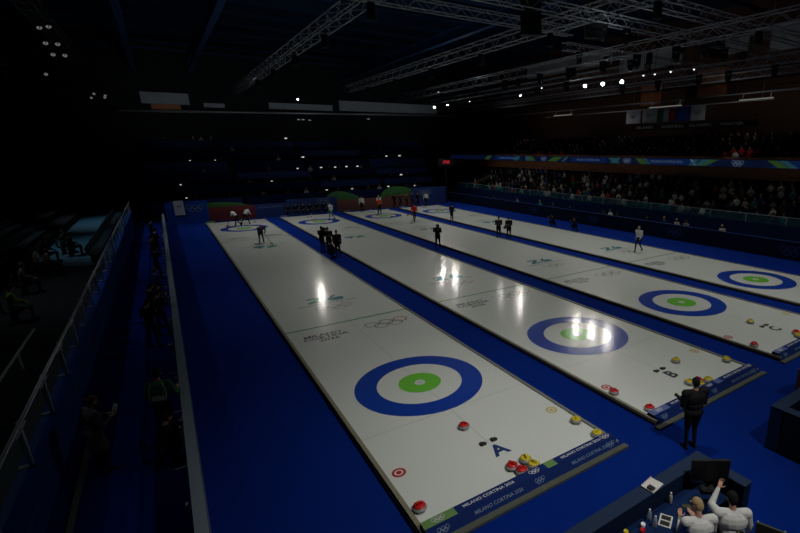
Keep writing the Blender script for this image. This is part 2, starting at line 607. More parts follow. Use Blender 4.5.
# =================================================================== THE SETTING
FZ = -.10                                   # carpet level; the ice surface is z = 0
b = MB(); b.box(-40, 60, -22, 75, FZ - .3, FZ); struct(b.build('floor', 'carpet'))
b = MB(); b.box(-32, 48, -20, 64, 20, 20.3); struct(b.build('ceiling', 'roof'))
b = MB(); b.box(-32, 48, 63.4, 64, FZ, 20, 0)
struct(b.build('wall_back', 'stand_dark'))
b = MB(); b.box(44.4, 45, -20, 64, FZ, 20); struct(b.build('wall_right', 'brown'))
b = MB(); b.box(-32.5, -32, -20, 64, FZ, 20); struct(b.build('wall_left', 'stand_dark'))
b = MB(); b.box(-32, 48, -20.4, -20, FZ, 20); struct(b.build('wall_front', 'stand_dark'))
# pale concrete band along the back wall, interrupted, and high on the side wall
for n_, (x0, x1, z0, z1) in enumerate(((-5.5, -.6, 11.9, 13.2), (.9, 3.2, 11.7, 12.2), (8.5, 17, 11.8, 12.6), (18, 34, 11.9, 13.3))):
    b = MB(); b.box(x0, x1, 63.2, 63.4, z0, z1); struct(b.build('trim_%d' % (n_ + 1), 'concrete'))
for n_, (y0, y1, z0, z1) in enumerate(((34.5, 52, 16.8, 18.8), (24, 33, 15.4, 17.4), (16.4, 19, 15.6, 17.0), (2, 14.2, 15.2, 17.6))):
    b = MB(); b.box(44.2, 44.4, y0, y1, z0, z1); struct(b.build('trim_%d' % (n_ + 5), 'concrete'))
# orange lit timber panels on the walls
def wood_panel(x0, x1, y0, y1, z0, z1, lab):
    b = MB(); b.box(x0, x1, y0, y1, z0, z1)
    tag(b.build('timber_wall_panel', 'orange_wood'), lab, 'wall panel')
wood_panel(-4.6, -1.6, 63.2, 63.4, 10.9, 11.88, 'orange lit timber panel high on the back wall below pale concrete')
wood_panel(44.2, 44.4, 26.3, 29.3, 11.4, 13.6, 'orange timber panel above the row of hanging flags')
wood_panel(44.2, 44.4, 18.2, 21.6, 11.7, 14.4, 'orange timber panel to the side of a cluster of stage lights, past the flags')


# ------------------------------------------------------------------ curling sheets
NAMES = [('A', 'curling sheet lettered A, beside the open carpet, with a glare-free blue and green target'),
         ('B', 'curling sheet lettered B, the second one, with lamp glare over its near target'),
         ('C', 'curling sheet lettered C, third from the aisle, between two blue carpet strips'),
         ('D', 'farthest curling sheet, along the carpet in front of the long spectator stand')]
Y0, Y1 = -5.1, 39.9
hw = ICE_W / 2
for k, (letter, lab) in enumerate(NAMES):
    cx = k * PITCH
    root = empty('curling_sheet', (cx, 0, 0), 0, lab, 'curling sheet', 'curling sheets side by side')
    b = MB(); b.box(-hw, hw, Y0, Y1, -.08, 0); b.build('ice', 'ice', root)
    for s_ in (-1, 1):
        b = MB()
        b.box(s_ * hw, s_ * (hw + .09), Y0 - .3, Y1, -.1, .035)
        b.build('side_board', 'board_gold' if s_ < 0 else 'board_grey', root)
        b = MB(); b.box(s_ * (hw + .09), s_ * (hw + .12), Y0 - .3, Y1, -.1, -.02)
        b.build('edge_skirt', 'black', root)
    Z = .0015
    for ty, sg in ((0, 1), (34.747, -1)):
        b = MB(); b.ring(0, ty, 1.219, 1.829, Z, 96); b.build('house_ring', 'ring_blue', root, label='blue outer ring of the target')
        b = MB(); b.ring(0, ty, .155, .61, Z, 64); b.build('house_ring', 'ring_green', root, label='green inner ring of the target')
        b = MB(); b.disc(0, ty, .155, Z + .001, 32); btn = b.build('button', 'ring_white', root)
        text('button_print', '2026', .10, 'ink_grey', btn, flat(0, ty, Z + .002), bold=.001)
        hy = ty + sg * 6.40
        b = MB(); b.box(-hw, hw, hy - .05, hy + .05, .0005, Z); b.build('hog_line', 'line_green', root)
        b = MB(); b.box(-hw, hw, ty - sg * 1.829 - .006, ty - sg * 1.829 + .006, .0005, Z); b.build('back_line', 'line_grey', root)
        # print beyond the hog line towards the target
        rz = 0 if sg > 0 else PI
        def pl(x, y): return (x * sg, ty + y * sg)
        for i_, s_ in enumerate(('MILANO', 'CORTINA', '2026')):
            x_, y_ = pl(-1.27 + .05 * i_, 5.50 - .28 * i_)
            text('city_print', s_, .31, 'ink_black', root, flat(x_, y_, Z, rz), sx=1.15, bold=.008)
        x_, y_ = pl(1.12, 5.27)
        five_rings('ring_emblem', 1.70, root, flat(x_, y_, Z, rz), ['ink_grey', 'ink_black', 'ink_red', 'ink_grey', 'ink_grey'], .09)
        # the games mark past the hog line
        y26 = 9.85 if sg > 0 else 10.1
        x_, y_ = pl(-.02, y26)
        e = MB()
        zz = Z
        def P2(px, py): return (px, py, zz)
        # a sweeping 2
        e.poly([P2(-.78, .30), P2(-.60, .42), P2(-.02, .42), P2(.0, .20), P2(-.42, -.22), P2(-.05, -.22), P2(-.05, -.40), P2(-.82, -.40), P2(-.80, -.24), P2(-.28, .22), P2(-.70, .20)], 0)
        # a sweeping 6
        e.poly([P2(.42, .42), P2(.62, .42), P2(.36, .06), P2(.74, .06), P2(.80, -.12), P2(.72, -.40), P2(.16, -.40), P2(.06, -.20), P2(.14, .02)], 1)
        o = e.build('games_mark', ['ink_teal' if k else 'ink_green', 'ink_teal'], root)
        o.matrix_local = flat(x_, y_, Z, rz)
        x_, y_ = pl(-.05, y26 - .66)
        text('city_print', 'MILANO CORTINA 2026', .23, 'ink_grey', root, flat(x_, y_, Z, rz), sx=1.0, bold=.004)
        x_, y_ = pl(0, y26 - 1.40)
        five_rings('ring_emblem', 1.5, root, flat(x_, y_, Z, rz), ['ink_grey', 'ink_black', 'ink_red', 'ink_grey', 'ink_green'], .07)
        # round stone parking marks
        for mx, mc in ((-2.11, 'ink_red'), (2.11, 'ink_yellow')):
            x_, y_ = pl(mx, -3.42)
            b = MB()
            b.ring(x_, y_, .095, .15, Z, 32)
            b.ring(x_, y_, .0, .06, Z, 16)
            b.build('stone_mark', mc, root)
        # hack: two footholds
        for hx in (-.145, .155):
            x_, y_ = pl(hx, -3.6)
            b = MB()
            b.add([(x_ - .075, y_ - sg * .09, 0), (x_ + .075, y_ - sg * .09, 0), (x_ + .085, y_ + sg * .03, 0), (x_, y_ + sg * .09, 0), (x_ - .085, y_ + sg * .03, 0),
                   (x_ - .07, y_ - sg * .08, .055), (x_ + .07, y_ - sg * .08, .055), (x_ + .075, y_ + sg * .02, .02), (x_, y_ + sg * .07, .012), (x_ - .075, y_ + sg * .02, .02)],
                  [(0, 1, 6, 5), (1, 2, 7, 6), (2, 3, 8, 7), (3, 4, 9, 8), (4, 0, 5, 9), (5, 6, 7, 8, 9)] if sg > 0 else [(0, 5, 6, 1), (1, 6, 7, 2), (2, 7, 8, 3), (3, 8, 9, 4), (4, 9, 5, 0), (9, 8, 7, 6, 5)])
            b.build('hack', 'rubber', root)
        x_, y_ = pl(.05, -4.02)
        if sg > 0:
            text('sheet_letter', letter, .56, 'ink_navy' if k == 0 else 'ink_black', root, flat(x_, y_, Z), bold=.02)
    b = MB(); b.box(-.006, .006, -3.66, 38.4, .0005, .001); b.build('centre_line', 'line_grey', root)
    # padded bumper with print across each end
    for ey, sg in ((Y0, 1), (Y1, -1)):
        bm = MB()
        y1, y2, y3 = ey, ey - sg * .20, ey - sg * .36
        for (x0, x1, mi) in ((-hw - .05, -hw + .62, 1), (-hw + .62, .42, 0), (.42, .68, 1), (.68, hw + .05, 0)):
            vs = [(x0, y1, 0), (x1, y1, 0), (x0, y1, .13), (x1, y1, .13), (x0, y2, .13), (x1, y2, .13), (x0, y3, -.06), (x1, y3, -.06), (x0, y3, -.1), (x1, y3, -.1)]
            fs = [(0, 1, 3, 2), (2, 3, 5, 4), (4, 5, 7, 6), (6, 7, 9, 8)]
            for j, f in enumerate(fs):
                bm.add([vs[i] for i in f], [(0, 1, 2, 3)], mi if j < 2 else 0)
        bu = bm.build('end_bumper', ['foam_blue', 'foam_green' if k == 0 else 'foam_violet'], root)
        if sg > 0:
            sl = math.atan2(.19, .16)
            for xx, s_ in ((-1.0, 'MILANO CORTINA 2026'), (1.45, 'MILANO CORTINA 2026')):
                text('bumper_print', s_, .105, 'f_white', bu, flat(xx, ey - .10, .132), sx=1.05, bold=.002)
                text('bumper_print', s_, .10, 'print_pale', bu, Matrix.Translation((xx + .12, ey - .285, .035)) @ Matrix.Rotation(sl, 4, 'X') @ Matrix.Translation((0, 0, .004)), sx=1.05, bold=.001)
            for xx in (-2.1, .12, 2.2):
                five_rings('bumper_rings', .26, bu, flat(xx, ey - .10, .133), ['f_white'], .16)
                five_rings('bumper_rings', .24, bu, Matrix.Translation((xx, ey - .285, .035)) @ Matrix.Rotation(sl, 4, 'X') @ Matrix.Translation((0, 0, .004)), ['print_pale'], .16)
        b = MB(); b.box(-hw - .2, hw + .22, ey - sg * .36, ey - sg * .50, FZ, -.045); b.build('end_curb', 'curb', root)


# ------------------------------------------------------------------ curling stones
def make_stone(cap):
    root = empty('curling_stone', (0, 0, 0))
    b = MB()
    b.lathe([(.02, .0), (.060, .0), (.075, .004), (.115, .02), (.138, .042), (.144, .060), (.138, .078), (.118, .098), (.095, .108), (.0, .110)], 28)
    b.build('granite_body', 'granite', root, True)
    b = MB()
    b.lathe([(.116, .100), (.118, .112), (.100, .124), (.02, .128), (.0, .128)], 24)
    c = b.build('handle_cap', cap, root, True)
    b = MB()
    b.tube([(0, -.055, .122), (0, -.055, .150), (0, -.035, .168), (0, .02, .172), (0, .085, .166)], [.020, .018, .016, .015, .013], 8)
    b.build('handle', cap, c, True)
    return root


ST = {'red': make_stone('red'), 'yellow': make_stone('yellow')}
used = set()


def stone(colr, x, y, deg, lab):
    o = ST[colr] if colr not in used else copy_tree(ST[colr])
    used.add(colr)
    o.location = (x, y, 0); o.rotation_euler = (0, 0, R(deg))
    tag(o, lab, 'curling stone', 'curling stones of both colours')


stone('red', -.16, -2.80, 60, 'red curling stone lying alone between the glare-free target and the letter A')
stone('red', -2.22, -4.66, 100, 'red curling stone in the outer corner of sheet A, beside the open carpet')
stone('yellow', 2.22, -4.22, 140, 'yellow curling stone against the side board of sheet A, beside the yellow round mark')
stone('yellow', 2.22, -5.0 + .06, 120, 'yellow curling stone in the corner of sheet A where bumper meets the carpet strip')
stone('red', -.10, -4.72, 20, 'red stone of the four clustered behind the letter A, nearer the letter')
stone('red', -.02, -4.95, 80, 'red stone of the four clustered behind the letter A, touching the bumper')
stone('yellow', .27, -4.70, 160, 'yellow stone of the four clustered behind the letter A, farther from bumper')
stone('yellow', .30, -4.95, 200, 'yellow stone of the four clustered behind the letter A, touching the bumper')
stone('red', 4.06, -3.80, 30, 'red curling stone next to the red round mark at the edge of sheet B')
stone('red', 4.16, -4.93, 70, 'red curling stone in the corner of sheet B, past the black clothed man')
stone('yellow', 7.15, -3.58, 70, 'yellow curling stone standing out alone beside the letter B')
stone('yellow', 8.50, -4.50, 20, 'yellow curling stone against the far side board of sheet B')
stone('yellow', 6.22, -4.70, 90, 'yellow stone behind the head of the black clothed person, farthest from bumper')
stone('red', 6.52, -4.80, 10, 'red stone in the cluster at the bumper of sheet B')
stone('yellow', 6.36, -4.95, 40, 'yellow stone touching the bumper of sheet B, behind the black clothed person')
stone('yellow', 6.78, -4.94, 40, 'yellow stone at the end of the cluster by the bumper of sheet B')
stone('yellow', 12.42, -3.16, 40, 'yellow curling stone alone ahead of the hack on sheet C')
stone('red', 10.36, -4.40, 40, 'red curling stone against the near side board of sheet C')
stone('red', 12.66, -4.72, 40, 'red curling stone near the bumper of sheet C, behind the letter')
stone('yellow', 12.42, -4.90, 40, 'yellow curling stone touching the bumper of sheet C')
for i, (x, y, c_, l_) in enumerate(((-1.1, 36.0, 'red', 'small red stone in the far target of sheet A'), (12.95, 33.6, 'yellow', 'stone at the rim of the far target on sheet C'),
                                    (14.4, 33.0, 'red', 'dark red stone just short of the far target on sheet C'), (5.9, 35.3, 'red', 'red stone in the far target of sheet B'),
                                    (18.5, 34.6, 'red', 'red stone in the far target of the farthest sheet'), (19.3, 34.8, 'yellow', 'yellow stone in the far target of the farthest sheet'))):
    stone(c_, x, y, 50 * i, l_)

# ------------------------------------------------------------------ barrier along the aisle (beside sheet A)
root = empty('aisle_barrier', (-5.55, 18, FZ), 0, 'long grey-blue waist-high barrier between the aisle and the open blue carpet', 'barrier')
root.location = (0, 0, 0)
b = MB(); b.box(-5.60, -5.48, -9, 41.2, FZ, .96); b.build('panel', 'rail_grey', root)
b = MB(); b.box(-5.63, -5.45, -9, 41.2, .96, 1.0); b.build('top_rail', 'rail_top', root)
b = MB()
b.box(-5.66, -5.63, -9, 41.2, .60, .64); b.build('side_rail', 'metal_dim', root)
for y in (-6, -3.2, -.4, 2.4, 5.2, 8, 11, 14, 17, 20, 23, 26, 29, 32, 35, 38):
    b = MB()
    b.box(-5.72, -5.66, y - .03, y + .03, FZ, .90); b.box(-5.95, -5.66, y - .03, y + .03, FZ, FZ + .04)
    b.build('support_post', 'metal_dim', root)

# ------------------------------------------------------------------ left wall under the glass railing
b = MB(); b.box(-8.0, -7.75, -12, 43, FZ, 1.25); struct(b.build('trim_9', 'wall_blue'))
wl = empty('wall_lettering', (-7.74, 0, 0), 0, 'pale lettering running along the blue wall under the glass railing', 'lettering')
for y in (-2.4, .2, 3.0, 6.5, 10.5, 15, 20):
    text('word', 'MILANO CORTINA 2026', .16, 'print_pale', wl, Matrix.Translation((.006, y, .86)) @ Matrix.Rotation(PI / 2, 4, 'Z') @ Matrix.Rotation(PI / 2, 4, 'X'), sx=.9)
b = MB(); b.box(-7.62, -7.52, -10, 2.2, FZ, FZ + .05)
tag(b.build('cable_cover', 'board_grey'), 'pale strip on the floor at the foot of the blue wall', 'cable cover')
root = empty('glass_railing', (0, 0, 0), 0, 'glass railing with metal posts and pale handrail on the blue wall', 'railing')
b = MB(); b.tube([(-7.76, -12, 2.16), (-7.76, 43, 2.16)], .032, 8); b.build('handrail', 'metal', root, True)
ys = [-9.6 + 2.14 * i for i in range(25)]
for i, y in enumerate(ys):
    b = MB()
    b.box(-7.84, -7.79, y - .05, y + .05, 1.25, 2.13)
    b.box(-7.99, -7.79, y - .05, y + .05, 1.25, 1.29)
    b.tube([(-7.81, y, 1.95), (-7.81, y + .35, 1.97), (-7.81, y - .35, 1.97)], .016, 6)
    b.build('post', 'metal_dim', root)
    if i < len(ys) - 1:
        b = MB(); b.box(-7.862, -7.85, y + .06, ys[i + 1] - .06, 1.30, 2.05); b.build('glass_panel', 'glass', root)
b = MB(); b.tube([(-8.7, -8, 1.8), (-8.7, 6, 1.8)], .03, 8)
for y in (-6, -3.5, -1, 1.5, 4):
    b.tube([(-8.7, y, 1.0), (-8.7, y, 1.8)], .025, 6)
tag(b.build('walkway_rail', 'metal_dim', smooth=True), 'dull metal handrail behind the glass railing on the walkway', 'handrail')

# left stand: walkway and terraces
b = MB(); b.box(-11.3, -8.0, -14, 44, .55, .98); struct(b.build('trim_10', 'stand_teal'))
b = MB(); b.box(-11.3, -8.0, -14, 19.5, .98, 1.0); struct(b.build('trim_11', 'stand_dark'))
b = MB()
for i in range(9):
    x1 = -11.3 - .95 * i
    b.box(x1 - .95, x1, -14, 44, FZ, 1.45 + .46 * i)
struct(b.build('trim_12', 'stand_dark'))


def make_seat(col):
    root = empty('stadium_seat', (0, 0, 0))
    b = MB(); b.box(-.21, .21, -.02, .38, .40, .45); b.box(-.03, .03, .0, .2, 0, .40); b.build('seat', col, root)
    b = MB()
    b.add([(-.21, -.04, .42), (.21, -.04, .42), (.22, -.12, .80), (-.22, -.12, .80), (-.21, -.08, .42), (.21, -.08, .42), (.22, -.16, .80), (-.22, -.16, .80)],
          [(0, 1, 2, 3), (5, 4, 7, 6), (3, 2, 6, 7), (1, 5, 6, 2), (4, 0, 3, 7), (0, 4, 5, 1)])
    b.build('backrest', col, root)
    return root


seat0 = make_seat('seat_teal')
first = True
for row, (x, z, a) in enumerate(((-8.75, .98, -90), (-11.7, 1.45, -90), (-12.65, 1.91, -90))):
    for j in range(34 if row == 0 else 24):
        y = (20.2 if row == 0 else 12) + j * .62 * (1 if row == 0 else 1.1)
        o = seat0 if first else copy_tree(seat0)
        first = False
        o.location = (x, y, z); o.rotation_euler = (0, 0, R(a))
        w_ = ('standing along the walkway behind the glass railing', 'in the lowest dark terrace across the walkway', 'in the second dark terrace across the walkway')[row]
        tag(o, 'empty dark teal stadium seat ' + w_, 'seat', 'empty seats ' + w_)

# ------------------------------------------------------------------ far end: boards, then media tiers
def board(x0, x1, z1, m, lab, y=41.5, th=.12):
    b = MB(); b.box(x0, x1, y, y + th, FZ, z1)
    return tag(b.build('end_board', m), lab, 'board', 'boards closing the far end')


bd = board(-5.3, -2.0, 1.95, 'wall_blue', 'dark blue board with rings, behind the far end of the open carpet')
b = MB(); b.box(-4.62, -3.85, 41.44, 41.5, .75, 2.05)
ps = tag(b.build('poster', 'f_white'), 'white poster on the dark blue board at the end of the aisle barrier', 'poster')
five_rings('emblem', .4, ps, upright(-4.23, 41.43, 1.55), ['ink_grey'], .2)
five_rings('ring_emblem', 1.35, bd, upright(-3.02, 41.47, 1.30), ['print_pale'], .12)
board(-2.0, 1.95, 1.25, 'panel_red', 'dark red board behind the far target of sheet A')
bd = board(1.95, 4.9, 1.25, 'tier_blue2', 'blue board between the dark red board and the seated dark group')
text('print', 'MILANO CORTINA', .26, 'print_pale', bd, upright(3.4, 41.48, .95))
bd = board(4.9, 10.0, 1.55, 'tier_blue2', 'blue board with pale rings behind the far target of sheet B')
five_rings('ring_emblem', 1.2, bd, upright(8.6, 41.48, 1.18), ['print_pale'], .12)
board(10.0, 15.6, 1.15, 'panel_rust', 'rust brown board behind the far target of sheet C')
bd = board(15.6, 18.9, 1.3, 'panel_rust', 'rust brown board behind the standing group, under the green wave')
bd = board(18.9, 23.4, 2.0, 'tier_blue2', 'bright blue board with pale rings behind the farthest target')
five_rings('ring_emblem', 1.5, bd, upright(20.6, 41.47, 1.35), ['print_pale'], .12)


def wave(x0, x1, zb, h, lab, y=41.75):
    b = MB()
    n = 14
    top = [(x0 + (x1 - x0) * i / n, zb + h * (math.sin(PI * (i / n) ** .75) ** .8 if 0 < i < n else 0)) for i in range(n + 1)]
    vs = [(x, y, z) for x, z in top] + [(x, y + .1, z) for x, z in top]
    m_ = n + 1
    fs = [list(range(m_)), list(range(m_, 2 * m_))[::-1]] + [(i + m_, i + 1 + m_, i + 1, i) for i in range(n)]
    b.add(vs, fs)
    b.box(x0, x1, y, y + .1, FZ, zb)
    tag(b.build('wave_board', ['wave_green']), lab, 'board', 'green wave graphics at the far end')


wave(-3.2, 1.6, 1.25, .45, 'green wave shaped board behind the dark red board')
wave(8.9, 12.6, 1.3, .8, 'green wave shaped board at the start of the rust board of sheet C')
wave(15.0, 20.2, 1.2, 1.1, 'tall green wave shaped board behind the standing group by the bright blue board')

TIERS = []
for i in range(6):
    y = 45.2 + 2.4 * i
    z = 1.0 + 1.15 * i
    x1 = 24.5 + (.7 * i)
    TIERS.append((y, z))
    b = MB()
    b.box(-7, x1, y, y + 2.4, FZ, z)
    struct(b.build('trim_%d' % (13 + i), 'stand_dark'))
    for j, (xa, xb) in enumerate(((-6.6, 1.4), (1.9, 9.6), (10.1, 17.4), (17.9, x1 - .4))):
        r_ = empty('media_desk', ((xa + xb) / 2, y + .15, z), 0, None, 'desk', 'blue fronted desks in the tiers behind the far end')
        L = (xb - xa) / 2
        q = MB(); q.box(-L, L, -.15, -.10, -.35, .72); q.build('front_panel', 'tier_blue2' if (j == 3 and i < 4) or (i + j) % 3 == 0 else 'tier_blue', r_)
        q = MB(); q.box(-L, L, -.15, .45, .72, .76); q.build('desk_top', 'tier_blue', r_)
        lv = ['lowest', 'second', 'third', 'fourth', 'fifth', 'highest'][i]
        ps_ = ['nearest the aisle', 'second from the aisle', 'third from the aisle', 'nearest the long spectator stand'][j]
        tag(r_, 'long blue fronted desk in the %s tier, %s' % (lv, ps_))

# small white lamps and screens standing on the desks of the tiers (seen as dots)


def make_tinylamp():
    root = empty('desk_lamp', (0, 0, 0))
    b = MB(); b.lathe([(.09, 0), (.09, .02), (.02, .03), (.02, .26)], 10); b.build('stand', 'black', root)
    b = MB(); b.sphere((0, -.04, .32), (.17, .10, .08), 8, 5); b.build('lamp_head', 'lamp_small', root, True)
    return root


tl = make_tinylamp()
firstl = True
TD = [(8.9, 5, 1), (9.6, 3, 1), (6.6, 2, 0), (8.3, 2, .7), (11.0, 2, .8), (12.7, 2, .8), (14.1, 2, .9), (15.5, 2, .9), (20.4, 3, .9), (22.3, 3, 1), (20.3, 1, 1), (4.9, 1, .5),
      (-3.6, 1, .5), (-3.4, 0, .5), (.2, 3, .4), (-2.2, 3, .4), (21.0, 0, .6), (17.5, 0, .8), (13.0, 0, .6), (10.1, 0, .7)]
for (x, t, w) in TD:
    y, z = TIERS[t]
    o = tl if firstl else copy_tree(tl)
    firstl = False
    o.location = (x, y + .2, z + .76); o.scale = (w + .1,) * 3
    tag(o, 'tiny white lamp glowing on a desk in the %s tier behind the far end' % ['lowest', 'second', 'third', 'fourth', 'fifth', 'highest'][t], 'lamp', 'tiny desk lamps in the tiers')

# red digits clock
cl = empty('digital_clock', (23.85, 42.0, 4.75), 0, 'small clock with glowing red digits beside the long stand at the far end', 'clock')
b = MB(); b.box(-1.0, 1.0, 0, .2, -.35, .6); b.build('housing', 'black', cl)
text('digits', '17:33', .45, 'led_red', cl, upright(0, -.02, .12), bold=.02)
b = MB(); b.box(-.06, .06, .06, .14, -4.85, -.35); b.build('mast', 'black', cl)

# dim lamps high on the back wall
for i, (x, z) in enumerate(((11.9, 10.45), (12.5, 10.45), (13.4, 10.4), (22.0, 10.8))):
    b = MB(); b.box(x, x + .35, 63.05, 63.2, z, z + .12)
    tag(b.build('wall_lamp', 'lamp_dim'), 'dim wall lamp high on the back wall, in the short row', 'lamp', 'dim lamps in a row on the back wall')
b = MB(); b.tube([(-8, 62, 10.9), (44.1, 62, 11.86)], .14, 8)
for x_ in (-6, 6, 18, 30, 42): b.box(x_ - .05, x_ + .05, 62, 63.4, 10.9 + (x_ + 8) * .0184, 11 + (x_ + 8) * .0184)
tag(b.build('catwalk_pipe', 'metal', smooth=True), 'long pale pipe running across the back wall under the concrete', 'pipe')

# ------------------------------------------------------------------ right side: barrier, media row, long stand, balcony
SX = 25.1
bar = empty('rink_barrier', (0, 0, 0), 0, 'dark navy boards with faint rings along the foot of the long stand', 'barrier')
b = MB(); b.box(SX, SX + .12, -8, 45, FZ, 1.0); b.build('panel', 'wall_dark', bar)
b = MB(); b.box(SX - .02, SX + .15, -8, 45, 1.0, 1.04); b.build('top_rail', 'tier_blue2', bar)
for y in (1.2, 9.5, 17.8, 26.1):
    five_rings('ring_emblem', 1.3, bar, Matrix.Translation((SX - .012, y, .45)) @ Matrix.Rotation(-PI / 2, 4, 'Z') @ Matrix.Rotation(PI / 2, 4, 'X'), ['tier_blue2'], .12)
b = MB(); b.box(27.4, 27.6, -8, 46, FZ, 1.55); struct(b.build('trim_19', 'tier_blue'))
rl = empty('stand_railing', (0, 0, 0), 0, 'glass panels and pale rail in front of the first row of the long stand', 'railing')
b = MB(); b.tube([(27.5, -8, 2.1), (27.5, 46, 2.1)], .03, 6); b.build('handrail', 'rail_grey', rl)
for i in range(20):
    y = -8 + 2.7 * i
    b = MB(); b.box(27.50, 27.52, y + .05, y + 2.62, 1.55, 2.05); b.build('glass_panel', 'glass_teal', rl)
    b = MB(); b.box(27.47, 27.53, y - .03, y + .03, 1.55, 2.1); b.build('post', 'rail_grey', rl)
ROWS = []
b = MB()
for i in range(8):
    x0 = 27.6 + .85 * i
    z = 1.0 + .33 * i
    b.box(x0, x0 + .85, -8, 56, FZ, z)
    ROWS.append((x0 + .45, z))
struct(b.build('trim_20', 'stand_dark'))
b = MB(); b.box(34.4, 44.4, -14, 62, FZ, 4.9); struct(b.build('trim_21', 'stand_dark'))
b = MB(); b.box(34.0, 34.4, -14, 60, 3.95, 4.88); b.box(34.0, 34.4, -14, 60, 5.52, 5.72); struct(b.build('trim_22', 'fascia'))
b = MB()
for i in range(7):
    b.box(35.2 + .9 * i, 44.4, -14, 60, 4.9 + .4 * i, 5.1 + .4 * i + .2)
struct(b.build('trim_23', 'stand_dark'))
# LED ribbon on the balcony front
rb = empty('led_ribbon', (0, 0, 0), 0, 'glowing blue ribbon display with green and cyan waves along the balcony front', 'display')
b = MB(); b.box(33.92, 34.0, -14, 59, 4.9, 5.5, 0); b.build('housing', 'led_navy', rb)


def rib(y0, y1, skew, m, z0=4.93, z1=5.47, t=.004):
    b = MB()
    x = 33.92 - t
    b.poly([(x, y0 + skew, z0), (x, y1 + skew, z0), (x, y1, z1), (x, y0, z1)][::-1])
    return b.build('display_segment', m, rb)


for (a, c, m_) in ((46, 40, 'led_blue'), (39, 37.6, 'led_cyan'), (30.3, 24.8, 'led_blue'), (20, 12.5, 'led_blue'), (12.2, 7.5, 'led_navy'), (7.3, -2, 'led_blue')):
    rib(c, a, 0, m_)
for (y, w, s, m_) in ((47.4, 1.1, .8, 'led_green'), (40.6, 1.0, .6, 'led_cyan'), (38.0, .8, -.7, 'led_green'), (32.6, 1.6, 1.1, 'led_green'), (31, .5, .8, 'led_cyan'), (24.2, .9, -.9, 'led_cyan'), (23.2, .8, .7, 'led_cyan'),
                      (20.5, .9, -.7, 'led_green'), (19.8, .3, -.7, 'led_cyan'), (14.6, .25, -.5, 'led_text'), (14.0, .5, .6, 'led_cyan'), (13.0, .9, .8, 'led_cyan'), (12.2, .6, 1.2, 'led_green'), (7.4, .8, -.9, 'led_green'), (6.6, .6, -.9, 'led_cyan'), (3, .7, .5, 'led_green')):
    rib(y - w / 2, y + w / 2, s, m_, t=.012)
RIBT = Matrix.Rotation(-PI / 2, 4, 'Z') @ Matrix.Rotation(PI / 2, 4, 'X')
for y in (43.2, 27.6, 17.2, 1.5):
    text('display_text', 'MILANO CORTINA 2026', .30, 'led_text', rb, Matrix.Translation((33.90, y, 5.2)) @ RIBT, sx=1.1)
for y in (35.3, 22, 10.2):
    five_rings('display_rings', 1.0, rb, Matrix.Translation((33.90, y, 5.2)) @ RIBT, ['led_text'], .14)

# flags and the strip of lettering under them
FL = [((640.0, 627.3), [('f_white', 0, 1)], 'first pale flag with a faint emblem, farthest along the row'),
      ((655.5, 642.0), [('f_white', 0, 1)], 'second pale flag with a faint emblem, next to the tricolour'),
      ((672.5, 656.5), [('f_green', 0, .33), ('f_white', .33, .66), ('f_red', .66, 1)], 'green white and red striped flag in the row'),
      ((688.0, 673.0), [('f_blue', 0, 1)], 'deep blue flag in the row, next to the striped one'),
      ((704.5, 689.5), [('f_white', 0, 1)], 'last pale flag in the row, after the deep blue one')]
FY = [(24.0, 25.95), (21.85, 23.7), (19.7, 21.7), (18.0, 19.6), (16.3, 17.85)]
for (y0, y1), (_, st, lab) in zip(FY, FL):
    r_ = empty('hanging_flag', (37.95, (y0 + y1) / 2, 9.0), 0, lab + ' hanging over the balcony', 'flag', 'flags hanging over the balcony')
    L = (y1 - y0)
    for m_, a, c in st:
        q = MB()
        n = 6
        vs = []
        for i in range(n + 1):
            t = a + (c - a) * i / n
            yy = L / 2 - L * t
            xx = .05 * math.sin(t * 9)
            vs += [(xx, yy, 0), (xx, yy, 1.35)]
        q.add(vs, [(2 * i, 2 * i + 2, 2 * i + 3, 2 * i + 1) for i in range(n)])
        sd = q.build('flag_cloth', m_, r_, True)
        s_ = sd.modifiers.new('s', 'SOLIDIFY'); s_.thickness = .02
    if m_ == 'f_white' and len(st) == 1:
        five_rings('emblem', .8, r_, Matrix.Translation((-.08, 0, .7)) @ RIBT, ['c_grey'], .14)
b = MB(); b.tube([(37.95, 10, 10.38), (37.95, 40, 10.38)], .05, 6)
for y_ in (11, 25, 39): b.tube([(37.95, y_, 10.38), (37.95, y_, 20)], .015, 5)
tag(b.build('flag_pole', 'metal_dim'), 'long horizontal bar from which the flags hang', 'bar')
for i_, (y0_, y1_) in enumerate(((37.8, 41.5), (21, 25.2), (11.5, 14.7))):
    b = MB(); b.tube([(40.8, y0_, 10.75), (40.8, y1_, 10.75)], .05, 6)
    for y_ in (y0_ + .3, y1_ - .3): b.tube([(40.8, y_, 10.75), (41, y_, 11.35)], .012, 4)
    tag(b.build('tube_lamp', 'lamp_tube', smooth=True), ('dim tube lamp under the wall pipe, before the flags', 'dim tube lamp just above the hanging flags', 'dim tube lamp past the last pale flag')[i_], 'lamp', 'dim tube lamps under the wall pipe')
bn = empty('balcony_banner', (43.9, 0, 0), 0, 'narrow strip of pale lettering on the dark wall below the flags', 'banner')
b = MB(); b.box(0, .5, 14.5, 30, 8.5, 9.1); b.build('backing', 'black', bn)
for i, y in enumerate((28.2, 24.2, 20.6, 17.0)):
    text('word', ('MILANO', 'CORTINA', 'OLYMPIC', 'WINTER')[i], .40, 'f_white', bn, Matrix.Translation((-.01, y, 8.80)) @ RIBT, sx=1.7, bold=.02)

